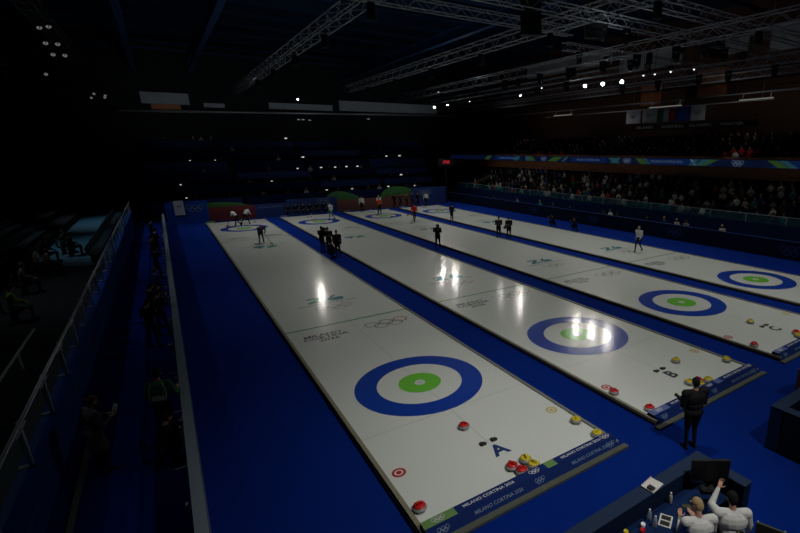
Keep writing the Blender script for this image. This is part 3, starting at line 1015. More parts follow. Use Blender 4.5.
# ------------------------------------------------------------------ ceiling: blue beams, trusses, fixtures
for x, lab in ((-5.6, 'blue roof beam nearest the aisle side'), (-.1, 'blue roof beam over the edge of sheet A'), (17.5, 'blue roof beam over sheet C')):
    b = MB()
    b.box(x - .22, x + .22, -14, 63, 15.5, 15.56); b.box(x - .22, x + .22, -14, 63, 16.3, 16.36); b.box(x - .03, x + .03, -14, 63, 15.5, 16.36)
    tag(b.build('roof_beam', 'beam_blue'), lab, 'beam', 'blue roof beams')
for i in range(14):
    b = MB(); y = 4 + 4.4 * i
    b.box(-20, 40, y - .1, y + .1, 17.6, 17.9)
    tag(b.build('roof_purlin', 'roof'), 'dark purlin crossing the roof above the blue beams', 'beam', 'purlins under the roof')


def truss(p0, p1, s, lab, m='metal_dim', seglen=None):
    """square lighting truss: four chords, lacing; the thing's base is p0"""
    p0, p1 = Vector(p0), Vector(p1)
    d = (p1 - p0); L = d.length; d.normalize()
    side = d.cross(Vector((0, 0, 1))).normalized()
    upv = side.cross(d)
    root = empty('lighting_truss', p0, 0, lab, 'truss', 'lighting trusses under the roof')
    h = s / 2
    for a, c in ((-h, -h), (h, -h), (h, h), (-h, h)):
        b = MB(); b.tube([side * a + upv * c, side * a + upv * c + d * L], .03, 6); b.build('chord', m, root, True)
    b = MB()
    n = max(2, int(L / (seglen or s * 1.3)))
    for i in range(n):
        t0, t1 = L * i / n, L * (i + 1) / n
        for (a, c), (e, f) in (((-h, -h), (h, -h)), ((-h, h), (h, h)), ((-h, -h), (-h, h)), ((h, -h), (h, h))):
            q0, q1 = side * a + upv * c, side * e + upv * f
            if i % 2: q0, q1 = q1, q0
            b.tube([q0 + d * t0, q1 + d * t1], .014, 4, cap=False)
    b.build('lacing', m, root)
    for t in (.2, .8):
        b = MB(); b.tube([d * L * t + upv * h, Vector((0, 0, 18 - p0.z)) + d * L * t], .015, 5); b.build('hanging_cable', 'black', root)
    return root


truss((3.3, -8, 12.8), (3.3, 53, 12.8), .62, 'truss running lengthwise above sheet A', seglen=.9)
truss((13.2, -8, 12.8), (13.2, 45, 12.8), .62, 'truss running lengthwise above sheet C')
truss((21.5, -8, 12.7), (21.5, 50, 12.7), .7, 'truss running lengthwise above the farthest sheet')
truss((-.2, 13.2, 13.6), (17.6, 13.2, 13.6), .5, 'cross truss above the hog lines, the farther of two')
truss((-3, 9.8, 13.6), (37, 9.8, 13.6), .55, 'cross truss above the hog lines, reaching over the long stand')
truss((11.5, 6.3, 13.7), (40, 6.3, 13.7), .6, 'dark cross truss over the near targets, highest in view')
truss((-8.5, -8, 12.6), (-8.5, 60, 12.6), .6, 'black truss above the aisle carrying faint lamps', 'black')
truss((-12.8, -8, 12.6), (-12.8, 60, 12.6), .6, 'black truss above the dark side stand', 'black')
truss((28.5, 16, 12.9), (28.5, 54, 12.9), .5, 'truss with bright floodlights above the front of the long stand')
truss((31.5, 2, 12.4), (31.5, 54, 12.4), .6, 'truss above the middle rows of the long stand')
truss((35.5, 2, 12.2), (35.5, 54, 12.2), .5, 'rear truss above the balcony edge')
truss((20.5, 17, 13.65), (41, 17, 13.65), .5, 'cross truss over the long stand among black stage lights')
b = MB(); b.tube([(41, -6, 11.35), (41, 60, 11.35)], .09, 6)
tag(b.build('wall_pipe', 'metal', smooth=True), 'pale pipe along the wall above the flags', 'pipe')



def make_flood(lens, deep=0.0, r=.20):
    """root > pole to the roof, head (> lens, yoke); the head is what turns. deep: how far the lens sits back in its snoot"""
    root = empty('floodlight', (0, 0, 0))
    b = MB(); b.tube([(0, 0, .0), (0, 0, 8.0)], .02, 6); b.build('hanging_pole', 'black', root)
    b = MB()
    d = deep
    b.lathe([(.0, -.34 - d), (.6 * r, -.34 - d), (r, -.2 - d), (1.1 * r, .0), (1.05 * r, .0), (.95 * r, -.2 - d), (.0, -.2 - d)], 20)
    h = b.build('housing', 'black', root, True)
    b = MB(); b.disc(0, 0, .93 * r, -.18 - d, 24); b.build('lens', lens, h)
    b = MB(); b.tube([(-1.2 * r, 0, -.2), (-1.2 * r, 0, -.45 - d), (1.2 * r, 0, -.45 - d), (1.2 * r, 0, -.2)], .02, 6); b.build('yoke', 'black', h)
    return root


def aim(o, target):
    h = [c for c in o.children if c.name.startswith('housing')][0]
    h.rotation_euler = (Vector(target) - o.location).to_track_quat('Z', 'Y').to_euler()


CAMP = Vector((-5.13, -11.66, 6.56))
# floodlights whose glare reaches the ice: the trio faces the hall, the others sit deep in snoots aimed down at the ice
HOT = [(28.46, 22.86, 1, 'of the trio, farthest'), (28.72, 20.88, 1, 'of the trio, middle one'), (29.05, 18.94, 1, 'of the trio, nearest'), (28.79, 33.33, 0, 'halfway down the truss'),
       (28.55, 37.16, 2, 'small one beyond the halfway one'), (28.02, 52.54, 0, 'of the far pair, nearer the back wall'), (27.83, 48.25, 0, 'of the far pair, nearer the trio'), (9.43, 50.84, 0, 'alone at the end of the hall')]
fl = {1: make_flood('lamp_hot', 0, .14), 0: make_flood('lamp_beam', .6, .12), 2: make_flood('lamp_beam', .6, .06)}
used2 = set()
for (x, y, k_, w) in HOT:
    o = copy_tree(fl[k_]) if k_ in used2 else fl[k_]
    used2.add(k_)
    o.location = (x, y, 12.0)
    f_ = CAMP.z / (CAMP.z + 12)
    hit = Vector((CAMP.x + (x - CAMP.x) * f_, CAMP.y + (y - CAMP.y) * f_, 0))
    aim(o, hit)
    tag(o, 'bright round floodlight glaring towards the ice, ' + w, 'floodlight', 'bright floodlights')
fm = make_flood('lamp_mid', 0, .075)
MID = [(29.4, 16.9, 12.3), (29.6, 15.9, 12.3), (30.2, 14.8, 12.4), (31.3, 13.4, 12.5), (29.0, 33.5, 12.2), (28.3, 29.0, 12.4), (27.2, 41.5, 12.0)]
firsth = True
for i, (x, y, z) in enumerate(MID):
    o = fm if firsth else copy_tree(fm)
    firsth = False
    o.location = (x, y, z)
    aim(o, (6, -3, 3))
    tag(o, 'small floodlight with a cold white lens over the long stand, ' + ('above the flags', 'beside the flag row', 'by the timber panel', 'nearest the stage lights', 'on the dark truss', 'just over the bright trio', 'at the dim far stretch')[i], 'floodlight', 'small cold floodlights')
fs = make_flood('lamp_dim', 0, .12)
firsth = True
for i, (x, y) in enumerate(((-8.54, 21.2), (-8.16, 20.7), (-8.9, 25.5), (-8.42, 25.5), (-9.1, 29.5), (-8.57, 29.5), (-10.8, 40), (-9.2, 55), (-8.4, 56.5), (-8.6, 59), (-9.8, 60))):
    o = fs if firsth else copy_tree(fs)
    firsth = False
    o.location = (x, y, 12.0)
    aim(o, (-6, 8, 3))
    tag(o, 'faint small lamp on the dark truss above the aisle', 'lamp', 'faint lamps above the aisle')

# downlight cans that light the ice (their snoots hide the lens)
def make_can():
    root = empty('downlight_can', (0, 0, 0))
    b = MB(); b.lathe([(.0, .55), (.16, .55), (.19, .5), (.20, .0), (.22, -.10), (.21, -.10), (.19, .0), (.185, .46), (.0, .46)], 14); b.build('housing', 'black', root, True)
    b = MB(); b.tube([(0, 0, .55), (0, 0, .62)], .03, 6); b.box(-.36, .36, -.03, .03, .58, .63); b.build('clamp', 'metal_dim', root)
    return root


# stage light bodies: black moving heads along the trusses over the stand
def make_head():
    root = empty('moving_head_light', (0, 0, 0))
    b = MB(); b.box(-.22, .22, -.16, .16, -.18, 0); b.box(-.38, .38, -.03, .03, 0, .06); b.build('base', 'black', root)
    b = MB(); b.box(-.26, -.20, -.08, .08, -.62, -.18); b.box(.20, .26, -.08, .08, -.62, -.18); b.box(-.26, .26, -.08, .08, -.24, -.18); b.build('yoke', 'black', root)
    b = MB(); b.lathe([(.10, .22), (.17, .15), (.18, -.12), (.15, -.28)], 12, c=(0, 0, -.55)); b.build('head', 'black', root, True)
    return root


mh = make_head()
firsth = True
HP = [(21.5, y, 12.3) for y in (8, 11, 14, 17.5, 21, 26)] + [(28.5, y, 12.6) for y in (25.5, 30, 40)] + [(x, 9.8, 13.3) for x in (17, 19, 22, 24.5, 27, 29.5, 32)] + \
     [(x, 17, 13.38) for x in (22, 25, 27.8, 30, 33, 36)] + [(31.5, y, 12.1) for y in (5, 7, 10.5, 13, 17, 21)]
for x, y, z in HP:
    o = mh if firsth else copy_tree(mh)
    firsth = False
    o.location = (x, y, z); o.rotation_euler = (0, 0, random.uniform(-.15, .15) + (PI / 2 if y in (9.8, 17) and x not in (21.5, 13.2, 31.5) else 0))
    tr_ = 'over the farthest sheet' if x == 21.5 else 'over the sheet C' if x == 13.2 else 'on the truss crossing towards the long stand' if y == 9.8 else 'on the cross truss over the long stand' if y == 17 else 'on the lengthwise truss above the long stand'
    tag(o, 'black moving stage light hanging ' + tr_, 'stage light', 'black stage lights ' + tr_)


def speaker_stack(x, y, z, n, lab):
    root = empty('line_array_speaker', (x, y, z), R(-30), lab, 'loudspeaker', 'hanging loudspeaker columns')
    b = MB(); b.tube([(-.3, 0, -.05), (-.3, 0, 20 - z)], .012, 5); b.tube([(.3, 0, -.05), (.3, 0, 20 - z)], .012, 5); b.build('hanging_cable', 'black', root)
    for i in range(n):
        b = MB()
        zz = -.42 * i
        yy = -.02 * i * i
        b.add([(-.55, yy - .3, zz), (.55, yy - .3, zz), (.45, yy + .3, zz - .03), (-.45, yy + .3, zz - .03), (-.55, yy - .3, zz - .38), (.55, yy - .3, zz - .38), (.45, yy + .3, zz - .36), (-.45, yy + .3, zz - .36)],
              [(0, 1, 2, 3), (7, 6, 5, 4), (0, 4, 5, 1), (1, 5, 6, 2), (2, 6, 7, 3), (3, 7, 4, 0)])
        b.build('cabinet', 'black', root)


speaker_stack(11.95, 10.2, 14.2, 5, 'black column of hanging loudspeaker cabinets beside the cross trusses above sheet C')
speaker_stack(16.6, 10.3, 14.6, 5, 'second black column of hanging loudspeakers, over the farthest sheet')
speaker_stack(30.5, 11.2, 14.6, 4, 'third black column of hanging loudspeakers, above the long stand')

firsth = True
can0 = make_can()
for x, y in DOWN + [(-12.8, v) for v in (-4, 4, 14, 26, 38)]:
    o = can0 if firsth else copy_tree(can0)
    firsth = False
    o.location = (x, y, {-12.8: 11.68, 21.5: 11.73}.get(x, 11.87))
    w_ = {3.3: 'over sheet A', 13.2: 'over sheet C', 21.5: 'over the farthest sheet', -12.8: 'above the dark side stand'}[x]
    tag(o, 'black downlight can hanging ' + w_, 'downlight', 'downlight cans ' + w_)

# =================================================================== THE BOOTHS (near corner)
def booth_wall(name, x0, x1, y0, y1, lab, face='desk'):
    r_ = empty(name, ((x0 + x1) / 2, (y0 + y1) / 2, FZ), 0, lab, 'low wall')
    L, K = (x1 - x0) / 2, (y1 - y0) / 2
    q = MB(); q.box(-L + .01, L - .01, -K + .01, K - .01, 0, 1.07); q.build('panel', face, r_)
    q = MB(); q.box(-L, L, -K, K, 1.07, 1.10); c = q.build('top_board', 'desk_top', r_)
    md = c.modifiers.new('b', 'BEVEL'); md.width = .01
    return r_


booth_wall('booth_wall', -2.6, 2.06, -7.68, -7.42, 'long blue-grey booth wall with a flat top, beside the two coaches')
booth_wall('booth_wall', 2.06, 2.30, -8.50, -7.42, 'short booth wall running past the black monitor')
b = MB(); b.box(-2.6, 2.0, -8.28, -7.70, .62, .66); tr = b.build('table_top', 'table_blue')
tag(tr, 'dark blue worktop inside the booth, covered with bottles and papers', 'table')
for x in (-2.4, 1.9):
    q = MB(); q.box(x - .03, x + .03, -8.2, -7.75, FZ, .62); q.build('leg', 'black', tr)
mn = empty('monitor', (1.83, -7.98, .72), R(-35.7), 'black flat monitor standing in the corner of the booth', 'monitor')
q = MB(); q.box(-.12, .12, -.09, .09, 0, .02); q.box(-.03, .03, .02, .05, .02, .3); q.build('stand', 'black', mn)
q = MB(); q.box(-.33, .33, -.02, .03, .18, .60); q.build('casing', 'black', mn)
q = MB(); q.box(-.31, .31, -.024, -.02, .20, .58); q.build('screen', 'screen', mn)
tr2 = empty('paper_tray', (.80, -7.55, 1.0), R(8), 'white tray holding a small dark gadget, on top of the booth wall', 'tray')
q = MB(); q.box(-.17, .17, -.12, .12, 0, .012); q.box(-.17, .17, .11, .12, .012, .03); q.box(-.17, -.16, -.12, .12, .012, .03); q.build('tray', 'paper', tr2)
q = MB(); q.box(-.14, -.05, -.09, .02, .012, .05); q.build('gadget', 'black', tr2)
q = MB(); q.box(-.06, -.01, -.10, -.06, .012, .04); q.build('bright_card', 'white', tr2)
tb = empty('tablet', (.64, -7.98, .665), R(28), 'white tablet or notepad with two dark squares lying on the booth worktop', 'tablet')
q = MB(); q.box(-.14, .14, -.10, .10, 0, .012); q.build('body', 'paper', tb)
for x in (-.065, .065):
    q = MB(); q.box(x - .05, x + .05, -.075, .075, .012, .014); q.build('dark_square', 'black', tb)


def bottle(x, y, lab, cap='white', body='clear_plastic'):
    r_ = empty('bottle', (x, y, .66), 0, lab, 'bottle')
    q = MB(); q.lathe([(.030, 0), (.034, .01), (.034, .13), (.028, .155), (.014, .185)], 14); q.build('body', body, r_, True)
    q = MB(); q.lathe([(.016, .185), (.016, .215), (.0, .216)], 12); q.build('bottle_cap', cap, r_, True)


bottle(.45, -7.80, 'clear plastic bottle with white cap, behind the white tablet')
bottle(.40, -7.95, 'clear plastic bottle standing just in front of another by the tablet')
bottle(1.06, -7.76, 'beige bottle standing close under the booth wall near the tray', 'paper', 'c_cream')
for x, y, c_, l_ in ((.12, -7.93, 'red', 'red cup at the end of the worktop'), (.22, -7.86, 'white', 'white cup beside the red one on the worktop'), (-.12, -7.8, 'yellow', 'yellow cup at the far end of the worktop')):
    r_ = empty('cup', (x, y, .66), 0, l_, 'cup')
    q = MB(); q.lathe([(.028, 0), (.038, .10), (.034, .10), (.026, .01)], 16); q.build('cup_body', c_, r_, True)
ph = empty('phone', (1.22, -8.0, .665), R(40), 'greenish phone lying between the coaches and the booth wall', 'phone')
q = MB(); q.box(-.045, .045, -.09, .09, 0, .012); q.build('case', 'c_olive', ph)
kb = empty('headset', (1.42, -7.98, .665), 0, 'small dark headset with a white tip on the worktop under the monitor', 'headset')
q = MB(); q.tube([(.07 * math.cos(a * PI / 8), .07 * math.sin(a * PI / 8), .02) for a in range(9)], .008, 6); q.build('band', 'black', kb, True)
q = MB(); q.sphere((.07, 0, .025), .025, 10, 6); q.sphere((-.07, 0, .025), .025, 10, 6); q.build('ear_pad', 'white', kb, True)


def chair(x, y, deg, lab, seatc='black'):
    r_ = empty('booth_chair', (x, y, FZ), R(deg), lab, 'chair')
    q = MB(); q.box(-.22, .22, -.22, .22, .44, .50); q.build('seat', seatc, r_)
    q = MB(); q.box(-.21, .21, -.26, -.22, .60, .92); q.build('backrest', seatc, r_)
    for sx in (-.19, .19):
        for sy in (-.19, .19):
            q = MB(); q.tube([(sx, sy, 0), (sx, sy, .45 if sy > 0 else .9)], .014, 6); q.build('leg', 'metal_dim', r_)


# second booth at the frame's edge
booth_wall('booth_wall', 5.1, 9.0, -7.70, -7.42, 'flat topped booth wall of the second booth, parallel to the sheet ends')
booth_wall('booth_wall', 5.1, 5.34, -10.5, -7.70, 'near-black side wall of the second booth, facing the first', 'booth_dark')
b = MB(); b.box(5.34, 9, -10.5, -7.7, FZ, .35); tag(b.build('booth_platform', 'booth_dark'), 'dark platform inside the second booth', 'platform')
b = MB(); b.box(8.15, 8.9, -7.2, -6.7, FZ, .72); b.box(8.2, 8.85, -7.15, -6.75, .72, .80)
tag(b.build('equipment_crate', 'brown'), 'dark brown crate on the carpet past the second booth', 'crate')

# =================================================================== PEOPLE
chair(.78, -8.62, -28, 'black chair under the blond coach')
chair(1.33, -8.86, -38, 'black chair under the dark haired coach')
chair(1.95, -9.05, -70, 'empty olive covered chair beside the dark haired coach', 'c_olive')
p = person('person', 'sit', 'white', 'black', 'black', 'blonde', 'short', 2, fat=1.30,
           label='person in a white coach jacket with blond hair, head bent, sitting in the booth',
           over=dict(lean=12, head=22, yaw=R(35), elb=((.27, .12, .74), (-.28, .14, .76)), wri=((.14, .40, .77), (-.14, .42, .77))))
put(p, .80, -8.52, FZ + .02, -28)
text('jacket_print', 'COACH', .095, 'c_navy', p, Matrix.Translation((0, -.125, .90)) @ Matrix.Rotation(R(78), 4, 'X'), extrude=.02, bold=.002)
text('jacket_print', 'TEAM', .07, 'c_navy', p, Matrix.Translation((.02, -.140, .78)) @ Matrix.Rotation(R(82), 4, 'X'), extrude=.02)
p = person('person', 'sit', 'white', 'dark grey', 'black', 'black', 'short', 2, fat=1.30,
           label='person in a pale jacket with dark hair reaching one arm up to the black monitor',
           over=dict(lean=14, head=10, yaw=R(10), elb=((.30, .10, .72), (-.27, .30, .98)), wri=((.18, .36, .68), (-.12, .46, 1.16))))
put(p, 1.36, -8.74, FZ + .02, -38)
text('jacket_print', 'COACH', .06, 'c_dark grey', p, Matrix.Translation((.08, -.135, .84)) @ Matrix.Rotation(R(76), 4, 'X'), extrude=.02)
# man in black standing between the bumper of sheet B and the booth
p = person('person', 'stand', 'black', 'black', 'black', 'black', 'short', 2, fat=1.42,
           label='person in black coat and trousers standing before the bumper of sheet B',
           over=dict(elb=((.28, .03, 1.12), (-.28, .03, 1.12)), wri=((.10, .20, 1.05), (-.10, .20, 1.08))))
put(p, 3.72, -6.42, FZ, -20)

# on the ice
ICEP = [
    ('bend', 'navy', 'black', 'red', 'short', .04, 26.4, 185, 'person in dark clothes bending forward beside the far mark of sheet A', {}),
    ('sweep', 'white', 'black', 'black', 'short', -.25, 36.6, 60, 'player in white top bending at the far target of sheet A, nearer the aisle', {}),
    ('sweep', 'white', 'black', 'brown', 'short', .45, 37.3, -60, 'player in white top leaning at the far target of sheet A, second of the pair', {}),
    ('walk', 'white', 'teal', 'brown', 'short', 7.5, 35.0, 120, 'player in white top striding over the far target of sheet B', {}),
    ('stand', 'white', 'black', 'black', 'short', 11.9, 39.2, 180, 'player in white top standing before the rust board on sheet C', {}),
    ('hold', 'orange', 'black', 'black', 'short', 12.75, 36.3, 170, 'player in orange top at the far target of sheet C', {}),
    ('stand', 'white', 'black', 'blonde', 'short', 13.6, 38.6, 190, 'player in white top partly behind the orange clad player', {}),
    ('walk', 'red', 'black', 'black', 'short', 13.25, 28.9, 170, 'player in red jacket walking on the ice of sheet C', {}),
    ('hold', 'black', 'black', 'black', 'short', 16.32, 27.4, 190, 'person in black standing on the carpet strip beside the farthest sheet', {}),
    ('film', 'black', 'black', 'black', 'short', 9.62, 17.3, 150, 'camera operator in black on the carpet strip between sheets B and C', {}),
    ('hold', 'black', 'black', 'black', 'short', 15.5, 17.1, 130, 'person in black on the carpet strip between sheets C and D, with a bulky bag', {}),
    ('hold', 'dark grey', 'black', 'black', 'short', 15.0, 17.75, 160, 'second person in dark grey close beside the one with the bulky bag', {}),
    ('walk', 'white', 'navy', 'blonde', 'short', 19.28, 7.97, 95, 'player in white shirt and dark trousers walking on the farthest sheet by the hog line', {}),
    ('stand', 'black', 'black', 'black', 'short', 3.30, 18.9, 175, 'person in black standing on the carpet strip at the end of the camera crew', {}),
    ('film', 'black', 'black', 'black', 'short', 2.95, 21.2, -160, 'camera operator in black on the carpet strip beside sheet A', {}),
    ('hold', 'black', 'black', 'black', 'short', 3.25, 20.6, 160, 'person in black right behind the camera operator by sheet A', {}),
    ('crouch', 'black', 'black', 'black', 'short', 2.95, 18.6, 60, 'person in black crouching low within the camera crew', {}),
    ('crouch', 'black', 'black', 'black', 'short', 21.9, 19.35, 90, 'photographer in black crouching on the carpet by the farthest sheet, first of two', {}),
    ('crouch', 'black', 'black', 'brown', 'short', 22.0, 16.7, 90, 'photographer in black crouching on the carpet by the farthest sheet, second of two', {}),
]
for i, (ps_, top, legs, hair, hk, x, y, deg, lab, ov) in enumerate(ICEP):
    on_carpet = any(k * PITCH + hw < x < (k + 1) * PITCH - hw for k in range(4))
    cat = 'person'
    p = person('person', ps_, top, legs, 'black', hair, hk, 1, label=lab, over=ov, fat=1.22)
    put(p, x, y, FZ if on_carpet else 0, deg, .97)

# far-end group and seated row
GRP = [(16.2, 40.7, 'black', 170), (17.0, 40.8, 'dark grey', 190), (17.7, 40.6, 'brown', 180), (18.5, 40.8, 'navy', 175), (19.1, 40.6, 'black', 185)]
for i, (x, y, c_, d_) in enumerate(GRP):
    p = person('person', 'stand', c_, 'black', 'black', 'black', 'short', 1, label='person in %s in the group before the green wave, %s' % (c_ if i else 'plain black', ['at its start', 'second along', 'in its middle', 'fourth along', 'nearest the bright blue board'][i]))
    put(p, x, y, FZ, d_, .97)
p = person('person', 'walk', 'white', 'black', 'black', 'brown', 'short', 1, label='player in white top before the bright blue board with rings')
put(p, 19.64, 39.5, 0, 160, .95)
bp = person('person', 'sit', 'black', 'black', 'black', 'black', 'short', 1)
tag(bp, 'person in black sitting on the bench behind the far end of sheet B', 'person', 'people in black on the far bench')
for i, x in enumerate((4.9, 5.6, 6.3, 7.0, 7.7, 8.4)):
    o = bp if i == 0 else copy_tree(bp)
    put(o, x, 41.05, FZ, 180 + (i % 3 - 1) * 12, 1.0)
b = MB(); b.box(-2.1, 2.1, -.2, .2, .42, .47)
for x in (-1.9, 0, 1.9): b.box(x - .03, x + .03, -.18, .18, 0, .42)
o = b.build('bench', 'black'); o.location = (6.65, 41.15, FZ)
tag(o, 'low black bench under the seated row behind the far target of sheet B', 'bench')

# aisle people
p = person('person', 'hold', 'grey', 'black', 'black', 'reddish', 'bun', 2, coat=True, fat=1.15,
           label='person with reddish hair in a long grey coat reading a sheet by blue wall',
           over=dict(head=18, elb=((.29, .05, 1.14), (-.29, .05, 1.14)), wri=((.12, .30, 1.18), (-.08, .32, 1.20))))
put(p, -7.2, .52, FZ, -62)
q = MB(); q.box(-.085, .085, -.004, .004, -.12, .12)
o = q.build('paper_sheet', 'paper'); o.location = (-6.80, .74, 1.16); o.rotation_euler = (R(-25), 0, R(-62))
tag(o, 'white sheet of paper held by the person in the long coat', 'paper')
p = person('person', 'hold', 'green', 'black', 'black', 'black', 'short', 2, fat=1.12,
           label='person in a green bib with a pale panel leaning at the grey-blue barrier',
           over=dict(lean=10, elb=((.30, .10, 1.10), (-.28, .06, 1.10)), wri=((.28, .34, 1.12), (-.12, .30, 1.10))))
put(p, -6.02, 1.15, FZ, -12)
q = MB(); q.box(-.12, .12, -.012, 0, -.055, .055); o = q.build('bib_panel', 'c_white', p); o.location = (0, -.128, 1.13)
for sx in (-1, 1):
    q = MB(); q.tube([(sx * .10, -.02, 1.50), (sx * .15, -.10, 1.40), (sx * .165, -.125, 1.2), (sx * .15, -.13, 1.06)], .008, 6); q.build('bib_piping', 'c_white', p)
p = person('person', 'crouch', 'black', 'black', 'black', 'black', 'short', 2, fat=1.15, label='person in black crouching against the grey-blue barrier below the green bib')
put(p, -6.12, -.02, FZ, -70)
AIS = [('film', 'black', -6.25, 10.4, -60, 'photographer in black aiming over the barrier from the aisle, first of the cluster'), ('film', 'dark grey', -6.0, 9.2, -40, 'photographer in dark grey aiming over the barrier, second of the cluster'),
       ('hold', 'black', -6.3, 8.0, -30, 'person in black at the end of the photographer cluster, nearest the green bib'), ('stand', 'navy', -6.05, 13.4, -70, 'person in navy standing at the barrier past the photographers'),
       ('film', 'black', -6.1, 19.0, -60, 'photographer in black halfway along the aisle'), ('stand', 'dark grey', -6.25, 23.5, -80, 'person in dark grey standing halfway along the aisle'),
       ('hold', 'black', -6.1, 26.5, -60, 'person in black at the barrier towards the end of the aisle'), ('stand', 'black', -6.35, 31.5, -100, 'person in black farthest along the aisle')]
for ps_, c_, x, y, d_, lab in AIS:
    p = person('person', ps_, c_, 'black', 'black', random.choice(['black', 'brown']), 'short', 1, label=lab)
    put(p, x, y, FZ, d_)

# cameras and brooms in hands
def hand_camera(x, y, z, deg, lab, s=1.0):
    r_ = empty('camera', (x, y, z), R(deg), lab, 'camera')
    q = MB(); q.box(-.06 * s, .06 * s, -.12 * s, .10 * s, -.06 * s, .07 * s); q.build('body', 'black', r_)
    q = MB(); q.tube([(0, .10 * s, 0), (0, .30 * s, 0)], [.045 * s, .06 * s], 12); q.build('camera_lens', 'black', r_, True)


hand_camera(-6.02, 10.55, 1.42, -60, 'black camera held over the barrier by the first photographer')
hand_camera(-5.84, 9.42, 1.42, -40, 'black camera held by the photographer in dark grey')
hand_camera(9.5, 16.98, 1.5, 150, 'black shoulder camera of the operator between sheets B and C', 1.5)
hand_camera(3.03, 20.9, 1.45, -160, 'black shoulder camera of the operator beside sheet A', 1.5)
hand_camera(21.5, 19.35, .82, 90, 'black camera of the first crouching photographer')
hand_camera(21.6, 16.7, .82, 90, 'black camera of the second crouching photographer')
hand_camera(15.1, 16.85, .95, 130, 'bulky black bag or camera held on the strip between sheets C and D', 1.8)
hand_camera(3.72 - .03, -6.1, 1.02, -20, 'dark gadget held by the person in the black coat', .7)


def broom(x0, y0, z0, x1, y1, lab):
    r_ = empty('curling_broom', (x1, y1, 0), 0, lab, 'broom')
    q = MB(); q.tube([(x0 - x1, y0 - y1, z0), (0, 0, .05)], .014, 6); q.build('handle', 'black', r_, True)
    q = MB(); q.box(-.1, .1, -.04, .04, .005, .05); q.build('brush_head', 'c_navy', r_)


broom(.1, 25.7, 1.0, .55, 25.6, 'broom of the person bending by the far mark of sheet A')
broom(-.7, 36.8, .9, -1.0, 37.1, 'broom at the far target of sheet A, nearer the aisle')
broom(.9, 37.6, .9, 1.3, 37.9, 'broom of the second white clad player on sheet A')
broom(12.5, 35.9, 1.1, 12.2, 35.5, 'broom of the orange clad player on sheet C')
broom(13.1, 28.6, 1.0, 12.7, 28.3, 'broom of the player in the red jacket')

# ------------------------------------------------------------------ spectators
PROTO = {}


def spectator(col, hair):
    if (col, hair) not in PROTO:
        PROTO[(col, hair)] = [person('spectator', 'sit', col, random.choice(['black', 'navy', 'dark grey']), 'black', hair, 'short', 0,
                                     over=random.choice([{}, dict(lean=14), dict(elb=((.27, .12, .80), (-.27, .12, .80)), wri=((.10, .30, .98), (-.10, .30, .98)))])), False]
    e = PROTO[(col, hair)]
    if not e[1]:
        e[1] = True
        return e[0]
    return copy_tree(e[0])


COLS = ['black'] * 8 + ['dark grey'] * 6 + ['navy'] * 4 + ['brown'] * 3 + ['white'] * 4 + ['cream'] * 3 + ['grey'] * 4 + ['red'] + ['cream'] * 2 + ['teal'] * 2 + ['blue'] * 2 + ['green']
HAIR = ['black', 'brown', 'dark grey', 'blonde', 'grey', 'brown']
HOF = {c_: [HAIR[(i + j * 2) % 6] for j in range(2)] for i, c_ in enumerate(sorted(set(COLS)))}
ORD = ['front', 'second', 'third', 'fourth', 'fifth', 'sixth', 'seventh']
n_sp = 0
CROWD = []
for r_i in range(7):
    X, Z0 = ROWS[r_i]
    y = 1.0 + random.random()
    while y < 44 and n_sp < 330:
        if random.random() < (.66 if y > 15 else .56):
            c_ = random.choice(COLS)
            if 12.2 < y < 14.2 and r_i in (1, 2): c_ = 'white'
            h_ = random.choice(HOF[c_])
            band = 'near third' if y < 14 else 'middle third' if y < 28 else 'far third'
            w_ = 'spectator in %s top with %s hair, %s row of long stand, %s' % (c_, h_, ORD[r_i], band)
            CROWD.append((c_, h_, X + .12, y + random.uniform(-.04, .04), Z0, 90 + random.uniform(-16, 16), random.uniform(.92, 1.04), w_))
            n_sp += 1
        y += .60 + .04 * r_i
# media row behind the rink barrier
for i, (y, c_) in enumerate(((6.4, 'cream'), (9.3, 'grey'), (10.1, 'cream'), (11.3, 'navy'), (12.9, 'black'), (16.1, 'black'), (16.9, 'white'), (17.7, 'dark grey'), (22.0, 'black'), (24.5, 'black'), (26.6, 'teal'), (30.5, 'grey'), (35.0, 'black'))):
    o = spectator(c_, HOF[c_][i % 2])
    put(o, 26.35, y, .02, 90)
    tag(o, 'person in %s top in the row behind the navy boards, %s' % (c_, ['nearest the frame edge', 'second along', 'third along', 'fourth along', 'fifth along', 'first of a trio', 'middle of a trio', 'third of a trio', 'past the trio', 'between the sparse ones', 'by the middle', 'in the far stretch', 'farthest one'][i]), 'person', 'people behind the navy boards')
b = MB(); b.box(25.5, 25.9, -8, 44, .70, .74)
for y in range(-8, 44, 4): b.box(25.55, 25.85, y, y + .05, FZ, .70)
tag(b.build('press_table', 'tier_blue'), 'long narrow dark blue table behind the navy rink boards', 'table')
b = MB(); b.box(26.0, 27.4, -8, 44, FZ, .02); struct(b.build('trim_24', 'stand_dark'))
